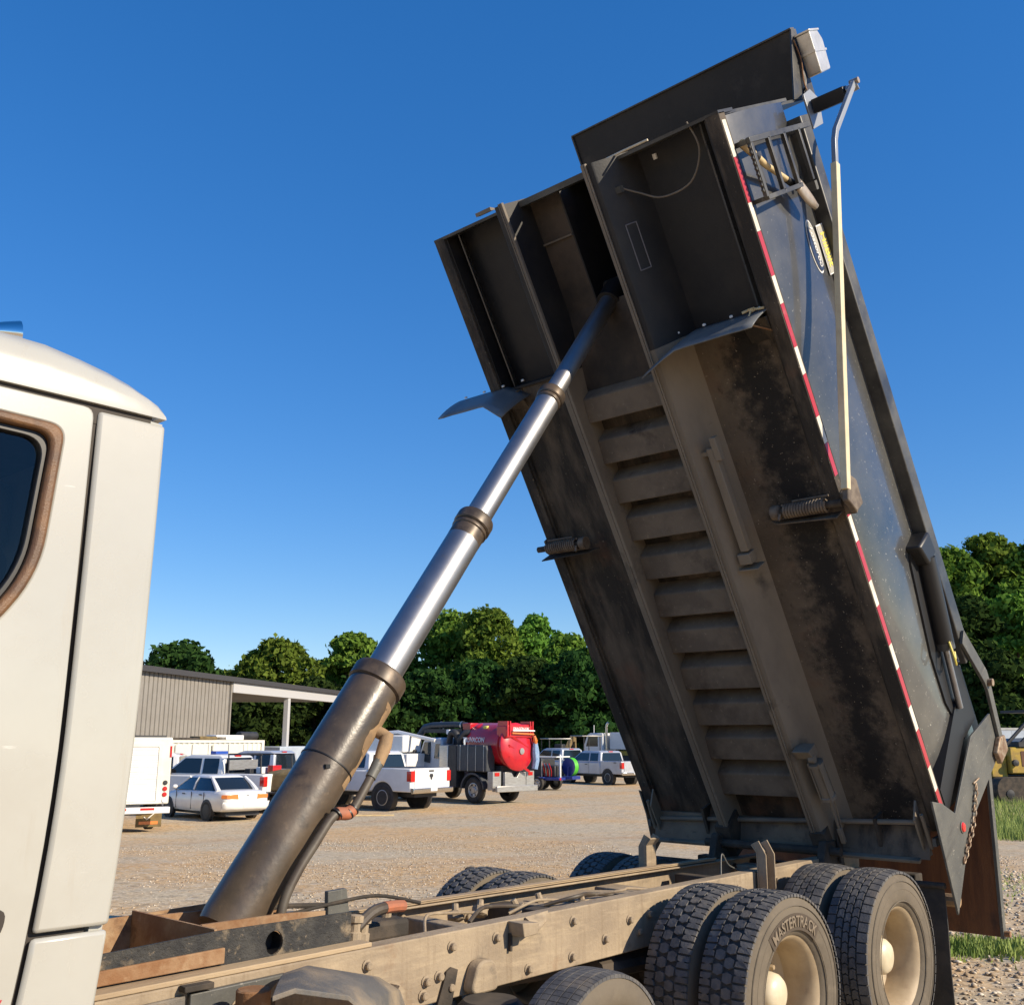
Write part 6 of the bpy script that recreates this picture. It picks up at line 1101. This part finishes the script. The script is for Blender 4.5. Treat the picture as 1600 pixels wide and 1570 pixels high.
for r_ in (.44, .40, .36):
    for y in (-.11, -.055, 0, .055, .11): hm.tube([Vector((-.98, -.28, 1.18)) + Vector((.2425, .970, 0)) * y + r_ * (math.cos(R(a)) * Vector((.970, -.2425, 0)) + math.sin(R(a)) * Vector((0, 0, 1))) for a in range(0, 361, 20)], .028, 6, cap=False)
obj('hose_coil', hm, 'vgreen', rl); obj('reel_stand', MB().tube([(-.98, -.5, .6), (-1.0, -.5, 1.18), (-.98, .0, 1.18), (-.95, .0, .6)], .03, 8), 'vblue', t); obj('tool_tray', MB().box(-1.3, -.7, -.75, .1, .55, .72), 'vblue', t, bev=.02); obj('tail_lamp', MB().box(-.93, -.901, .6, .75, .54, .64), 'vtail', t); obj('drawbar', MB().tube([(2.6, 0, .58), (3.8, 0, .5)], .05, 8), 'vblue', t)
for k in range(5): obj('gauge_pipe', MB().tube(spline([(-.3 + .1 * k, .55, .7), (-.35 + .12 * k, .62, 1.0 + .05 * k), (-.2 + .1 * k, .6, 1.35)]), .022, 6), 'vsteel' if k % 2 else 'vtail', t)
# ---------------- far white crane truck with exhaust stack
t = thing('crane_truck', 'white truck with tall chrome exhaust stack behind the silver pickup', 'truck', atd(952, 90), R(95)); cb_ = obj('cab', mirror_prism([(0, 1.0), (2.0, 1.0), (2.0, 1.9), (1.6, 2.9), (1.3, 3.05), (.0, 3.05)], 1.0), 'vwhite', t, bev=.08); mb = MB(); mb.add([(.5, 1.006, 1.95), (1.7, 1.006, 1.95), (1.42, 1.006, 2.8), (.5, 1.006, 2.8)], [(0, 1, 2, 3)]); obj('side_window', mb, 'vglass', cb_)
obj('exhaust_stack', MB().tube([(-.2, .75, 1.0), (-.2, .75, 3.55), (-.25, .75, 3.75), (-.4, .75, 3.9)], .11, 12), 'vchrome', t); obj('aerial', MB().tube([(1.0, .8, 3.05), (1.0, .8, 3.7)], .03, 6), 'decalwhite', t); obj('engine_box', MB().box(-2.6, -.4, -1.0, .6, 1.7, 3.1), 'vwhite', t, bev=.05); obj('grille', MB().box(-2.62, -2.601, -.6, .2, 2.1, 2.8), 'vblack', t); obj('deck', MB().box(-5, 2.4, -1.0, 1.0, .8, 1.2), 'vblack', t)
for s in (-1, 1):
    for x in (-4, -2.7, 1.6): vwheel(t, x, s * .9, .5, .28, 'vrim', s)
obj('tool_rack', MB().box(-4.5, -.6, .7, .95, 1.25, 1.6), 'vyellow', t)
# ---------------- white utility truck behind the pickup
t = thing('utility_truck', 'white utility truck with black exhaust just left of the vacuum truck cab', 'truck', atd(618, 47), R(104)); cb_ = obj('cab', mirror_prism([(2.2, .8), (4.3, .8), (4.4, 1.5), (3.9, 2.4), (3.6, 2.55), (2.2, 2.6)], 1.05), 'vwhite', t, bev=.08); mb = MB(); mb.add([(2.9, 1.056, 1.55), (4.1, 1.056, 1.6), (3.75, 1.056, 2.35), (2.9, 1.056, 2.35)], [(0, 1, 2, 3)]); obj('side_window', mb, 'vglass', cb_)
obj('exhaust_stack', MB().tube([(2.0, .95, .9), (2.0, .95, 2.5)], .14, 10), 'vblack', t); obj('tool_body', MB().box(-1.4, 1.8, -1.1, 1.1, .75, 1.95), 'vwhite', t, bev=.04); obj('machine_box', MB().box(-.9, 1.7, -.7, .7, 2.0, 2.72), 'vwhite', t, bev=.06); obj('vent', MB().box(1.701, 1.72, .2, .6, 2.15, 2.55), 'vblack', t); obj('boom', MB().tube([(1.4, 0, 2.75), (-.2, .1, 2.85), (-2.2, .2, 2.5)], .08, 8), 'vwhite', t); obj('chassis', MB().box(-1.4, 4.3, -.45, .45, .5, .8), 'vblack', t)
for s in (-1, 1): vwheel(t, 0, s * .9, .48, .28, 'vrim', s); vwheel(t, 3.6, s * .9, .48, .28, 'vrim', s)
# ---------------- white trailer behind the shed post, tan tarp, plank, yellow excavator
t = thing('box_trailer', 'low pale blue white box trailer under the shed canopy post', 'trailer', atd(450, 70), R(20)); obj('box', MB().box(-2.2, 2.4, -1, 1, .6, 2.05), 'vbluebox', t, bev=.05); obj('lamp', MB().box(-2.22, -2.201, .6, .8, 1.1, 1.6), 'vtail', t); obj('rub_strip', MB().box(-2.2, 2.4, -1.012, -1.001, 1.0, 1.08), 'vsteel', t)
for s in (-1, 1): vwheel(t, .2, s * .85, .36, .2, 'vrim', s)
t = thing('tarped_load', 'tan tarp covered load on a black trailer left of the hoist cylinder', 'trailer', atd(470, 39), R(112)); obj('tarp', MB().loft([[(x, y * w_, z) for y, z in ((-1, .75), (-.95, zt - .1), (-.5, zt), (.45, zt + .04), (.92, zt - .12), (1, .75))] for x, w_, zt in ((-.75, .62, 1.30), (-.2, .72, 1.5), (.5, .74, 1.46), (1.1, .65, 1.35))]), 'vtan', t, bev=.05); obj('bed', MB().box(-.9, 1.4, -.8, .8, .45, .72), 'vblack', t, bev=.04); obj('tongue', MB().tube([(1.4, 0, .5), (2.4, 0, .45)], .05, 8), 'vblack', t); obj('lamp', MB().box(-.93, -.901, .55, .75, .5, .62), 'vtail', t); obj('guard', MB().box(-.2, .8, .74, .98, .66, .74), 'vblack', t, bev=.03)
for s in (-1, 1): vwheel(t, .25, s * .86, .33, .2, 'vblack', s)
p = ongr(574, 1275); pk = obj('timber_plank', MB().box(-.75, .75, -.05, .05, 0, .045), 'wood'); pk.location = p + Vector((.25, .05, .0)); pk.rotation_euler = (0, 0, R(-38)); tag(pk, 'pale timber lying on the dirt by the white pickup rear wheel', 'plank')
p = ongr(735, 1359); rk_ = obj('dark_stone', MB().lathe([(.01, -.02), (.06, 0), (.075, .03), (.05, .06), (.01, .07)], (0, 0, 0), (.1, .2, 1), 7), 'dark', smooth=0); rk_.location = p; rk_.scale = (1.5, .8, .8); tag(rk_, 'single dark lump lying on the gravel above the front far tyre', 'stone')
t = thing('excavator', 'yellow excavator with folded boom in the shade behind the pickups', 'excavator', atd(897, 84), R(20)); t.scale = (.75,) * 3; obj('boom', MB().loft([[(x, y, z) for y, z in ((-.2, z0), (.2, z0), (.2, z1), (-.2, z1))] for x, z0, z1 in ((-3.0, 1.6, 2.0), (-1.4, 2.7, 3.3), (-.6, 3.2, 3.7), (.1, 3.0, 3.5))]), 'vtan', t, bev=.03); obj('stick', MB().prism([(-.3, 3.5), (.15, 3.6), (.4, 1.4), (.05, 1.3)], 1, -.18, .18), 'vtan', t); obj('house', MB().box(-4.6, -2.4, -1.1, 1.1, 1.0, 2.1), 'vtan', t, bev=.1); obj('cab', MB().box(-3.3, -2.3, .1, 1.0, 1.4, 2.9), 'vblack', t, bev=.08)  # dull tan in place of yellow paints the shade of the trees onto it
for s in (-1, 1): obj('track', MB().prism(rrect(-5.0, -1.8, .0, .85, .4), 1, s * .95 - .25, s * .95 + .25), 'vblack', t)
t = thing('canopy_tractor', 'dark tractor with flat canopy parked in the shade left of the excavator', 'tractor', atd(866, 72), R(60)); obj('canopy', MB().box(-1.1, .7, -.8, .8, 2.55, 2.63), 'vsteel', t, bev=.02); obj('hood', MB().box(.5, 2.2, -.45, .45, .9, 1.6), 'vblue', t, bev=.08)
for s in (-1, 1):
    for x in (-1.0, .6): obj('canopy_post', MB().tube([(x, s * .7, 1.0), (x, s * .7, 2.56)], .04, 6), 'vblack', t)
    vwheel(t, -.4, s * .8, .75, .4, 'vyellow', s); vwheel(t, 1.7, s * .7, .45, .3, 'vyellow', s)
t = thing('canopy_tractor', 'dark tractor with flat canopy parked in the shade right of the excavator', 'tractor', atd(914, 80), R(70)); obj('canopy', MB().box(-1.1, .7, -.9, .9, 2.75, 2.83), 'vsteel', t, bev=.02); obj('hood', MB().box(.5, 2.2, -.45, .45, .9, 1.6), 'vblack', t, bev=.08)
for s in (-1, 1):
    for x in (-1.0, .6): obj('canopy_post', MB().tube([(x, s * .7, 1.0), (x, s * .7, 2.76)], .04, 6), 'vblack', t)
    vwheel(t, -.4, s * .8, .75, .4, 'vblack', s)
# ---------------- bulldozer and blue trailer at the right
t = thing('bulldozer', 'yellow bulldozer with black roof band at the right edge', 'bulldozer', atd(1594, 52), R(-38)); t.scale = (1.15,) * 3; obj('cab', MB().box(-1.0, 1.9, -.75, .75, 1.05, 2.02), 'vyellow', t, bev=.05); obj('roof_band', MB().box(-.65, 2.2, -.80, .80, 2.02, 2.22), 'vblack', t, bev=.02); obj('roof', MB().prism([(-.4, 2.221), (2.3, 2.221), (2.2, 2.42), (-.1, 2.34)], 1, -.8, .8), 'vsteel', t, bev=.03)
for x0, x1 in ((-.55, .25), (.45, 1.1)): obj('side_window', MB().prism(roundpoly([(x0, 1.32), (x1, 1.32), (x1 - .12, 1.88), (x0 - .02, 1.88)], .05), 1, -.762, -.751), 'gate', t)
for k in range(2): obj('lift_strut', MB().tube([(-1.1 + .55 * k, -.7, 2.1), (.3 + .55 * k, -.7, 3.35)], .07, 8), 'vblack', t)
obj('roof_beam', MB().box(-.2, 2.4, -.8, .8, 3.3, 3.4), 'vblack', t); obj('engine', MB().box(-1.7, -1.01, -.55, .55, .9, 1.75), 'vyellow', t, bev=.06); obj('lamp', MB().lathe([(.12, 0), (.12, .1), (.01, .12)], (-.85, -.76, 1.45), (0, -1, 0), 12), 'vblack', t); obj('step_box', MB().box(.9, 1.7, -.95, -.76, 1.0, 1.25), 'vyellow', t, bev=.03)
textobj('roof_lettering', 'D4K', .17, 'decalwhite', t, Matrix(((1, 0, 0, -.02), (0, 0, -1, -.803), (0, 1, 0, 2.12), (0, 0, 0, 1))), bold=.006)
for s in (-1, 1):
    trk = obj('track', MB().prism(rrect(-1.9, 2.4, .02, .95, .42), 1, s * .85 - .28, s * .85 + .28), 'dark', t, bev=.02)
    for k in range(5): obj('track_roller', MB().lathe([(.16, 0), (.16, .03), (.05, .05)], (-1.4 + .8 * k, s * 1.13, .35), (0, s, 0), 12), 'vblack', trk)
t = thing('blue_trailer', 'long pale blue box trailer behind the bulldozer', 'trailer', atd(1612, 66), R(-35)); t.scale = (1.25,) * 3; obj('box', MB().box(-4.5, 5.5, -1.2, 1.2, .95, 2.62), 'vbluebox', t, bev=.03); obj('roof_edge', MB().box(-4.5, 5.5, -1.215, -1.2005, 2.52, 2.62), 'vsteel', t)
for k in range(9): obj('panel_seam', MB().box(-3.9 + k, -3.89 + k, -1.206, -1.2005, 1.0, 2.5), 'vsteel', t)
for s in (-1, 1): vwheel(t, 3.5, s * 1.0, .5, .28, 'vrim', s); vwheel(t, -3.0, s * 1.0, .5, .28, 'vrim', s)
# ================================================================== shed
az = math.atan2(.845, .535); ds = Vector((math.sin(az), math.cos(az), 0)); S0 = atd(205, 52.5); sh_ = thing('grey_shed', 'long taupe metal shed with open canopy bays behind the parked cars', 'shed', S0, math.atan2(ds.y, ds.x))
eave = 5.13 - S0.z; LW = 10.0; LT = 28.
cw = MB(); prof_ = []
nb = 24
for k in range(nb):
    x = LW * k / nb; d = LW / nb; prof_ += [(x, 0), (x + d * .70, 0), (x + d * .76, -.10), (x + d * .90, -.10), (x + d * .96, 0)]
prof_.append((LW, 0)); pl_ = [(x, -y) for x, y in prof_] + [(LW, .25), (0, .25)]
obj('sheet_wall', MB().prism(pl_, 2, -.3, eave - .25), 'shedwall', sh_, smooth=0); obj('wall_corner_trim', MB().box(LW - .02, LW + .12, -.08, .1, -.3, eave - .25), 'shedwall', sh_)
obj('eave_trim', MB().box(-1, LT + .4, -.32, -.02, eave - .27, eave), 'shedtrim', sh_); obj('roof', MB().add([(-1, -.3, eave), (LT + .4, -.3, eave), (LT + .4, 16, eave - .1), (-1, 16, eave - .1), (-1, -.3, eave - .05), (LT + .4, -.3, eave - .05), (LT + .4, 16, eave - .15), (-1, 16, eave - .15)], [(0, 1, 2, 3), (4, 7, 6, 5), (0, 4, 5, 1), (2, 6, 7, 3), (1, 5, 6, 2), (0, 3, 7, 4)]), 'sheddark', sh_)
obj('eave_beam', MB().box(LW + .12, LT, -.15, .2, eave - .85, eave - .28), 'shedsteel', sh_, bev=.01)
for k in range(9): obj('roof_purlin', MB().box(LW + .2, LT, 1.2 + 1.6 * k, 1.35 + 1.6 * k, eave - .36, eave - .17), 'shedsteel', sh_)
for x in (18.4, LT - .25):
    for y in (.05, 9.0): obj('canopy_post', MB().box(x - .18, x + .18, y - .16, y + .16, -.4, eave - .38), 'shedsteel', sh_, bev=.02)
for x in (18.4, 24.0): obj('rafter', MB().hexa([(x - .1, .2, eave - .9), (x + .1, .2, eave - .9), (x + .1, .2, eave - .4), (x - .1, .2, eave - .4)], [(x - .1, 15.5, eave - .9), (x + .1, 15.5, eave - .9), (x + .1, 15.5, eave - .4), (x - .1, 15.5, eave - .4)]), 'shedsteel', sh_)
obj('side_sheet', MB().box(LW - .1, LW, .1, 15, -.3, eave - .4), 'sheddark', sh_); obj('back_sheet', MB().box(-1, LW, 15, 15.1, -.3, eave - .4), 'sheddark', sh_)
# cream containers in front of the shed
pc = atd(262, 47); pe = atd(411, 50.5); hc = math.atan2(pe.y - pc.y, pe.x - pc.x); Lc = (Vector((pe.x - pc.x, pe.y - pc.y))).length
t = thing('shipping_container', 'cream shipping container with double doors in front of the grey shed', 'container', pc, hc); Hc = hgt(1157, 48.5) - pc.z
cpz = []; nb = int(Lc / .28)
for k in range(nb): x = Lc * k / nb; d = Lc / nb; cpz += [(x, 0), (x + d * .3, 0), (x + d * .4, .035), (x + d * .8, .035), (x + d * .9, 0)]
obj('corrugated_side', MB().prism([(x, y) for x, y in cpz] + [(Lc, 2.4), (0, 2.4)], 2, .12, Hc - .1), 'vcream', t, smooth=0)
for z0, z1 in ((0, .14), (Hc - .12, Hc)): obj('frame_rail', MB().box(-.02, Lc + .02, -.03, .1, z0, z1), 'vcream', t)
for x in (0, Lc): obj('corner_post', MB().box(x - .08, x + .08, -.035, .12, .0, Hc), 'vcream', t)
for x0 in (.6, 2.4, 3.9, 5.5) if Lc > 6 else (.5, 1.7, 3.2, 4.4):
    d_ = obj('door', MB().box(x0 * Lc / 7.2, (x0 + 1.25) * Lc / 7.2, -.045, -.031, .2, Hc - .2), 'vcream', t, bev=.01); 
    for q in (.04, 1.2): obj('door_edge', MB().box((x0 + q) * Lc / 7.2 - .015, (x0 + q) * Lc / 7.2 + .015, -.052, -.0455, .2, Hc - .2), 'sheddark', d_)
obj('door_stencil', MB().box(.905 * Lc, .97 * Lc, -.049, -.0455, Hc - .62, Hc - .55), 'sheddark', t)
for k, (x, w_, h_, c_) in enumerate(((.05, 1.6, .10, 'dark'), (.35, 1.5, .16, 'vtan'), (.52, 1.6, .22, 'vwhite'))): obj('roof_load', MB().box(x * Lc, x * Lc + w_, .2, .9, Hc, Hc + h_), c_, t, bev=.03)
rl_ = obj('black_roll', MB().tube([(0, 0, 0), (1.15, .15, 0)], .19, 14), 'vblack'); rl_.location = t.matrix_world.translation if False else (pc + rot(Vector((Lc * .80, .45, 0)), hc) + Vector((0, 0, Hc + .19))); rl_.rotation_euler = (0, 0, hc); tag(rl_, 'black roll lying on top of the cream container', 'roll')
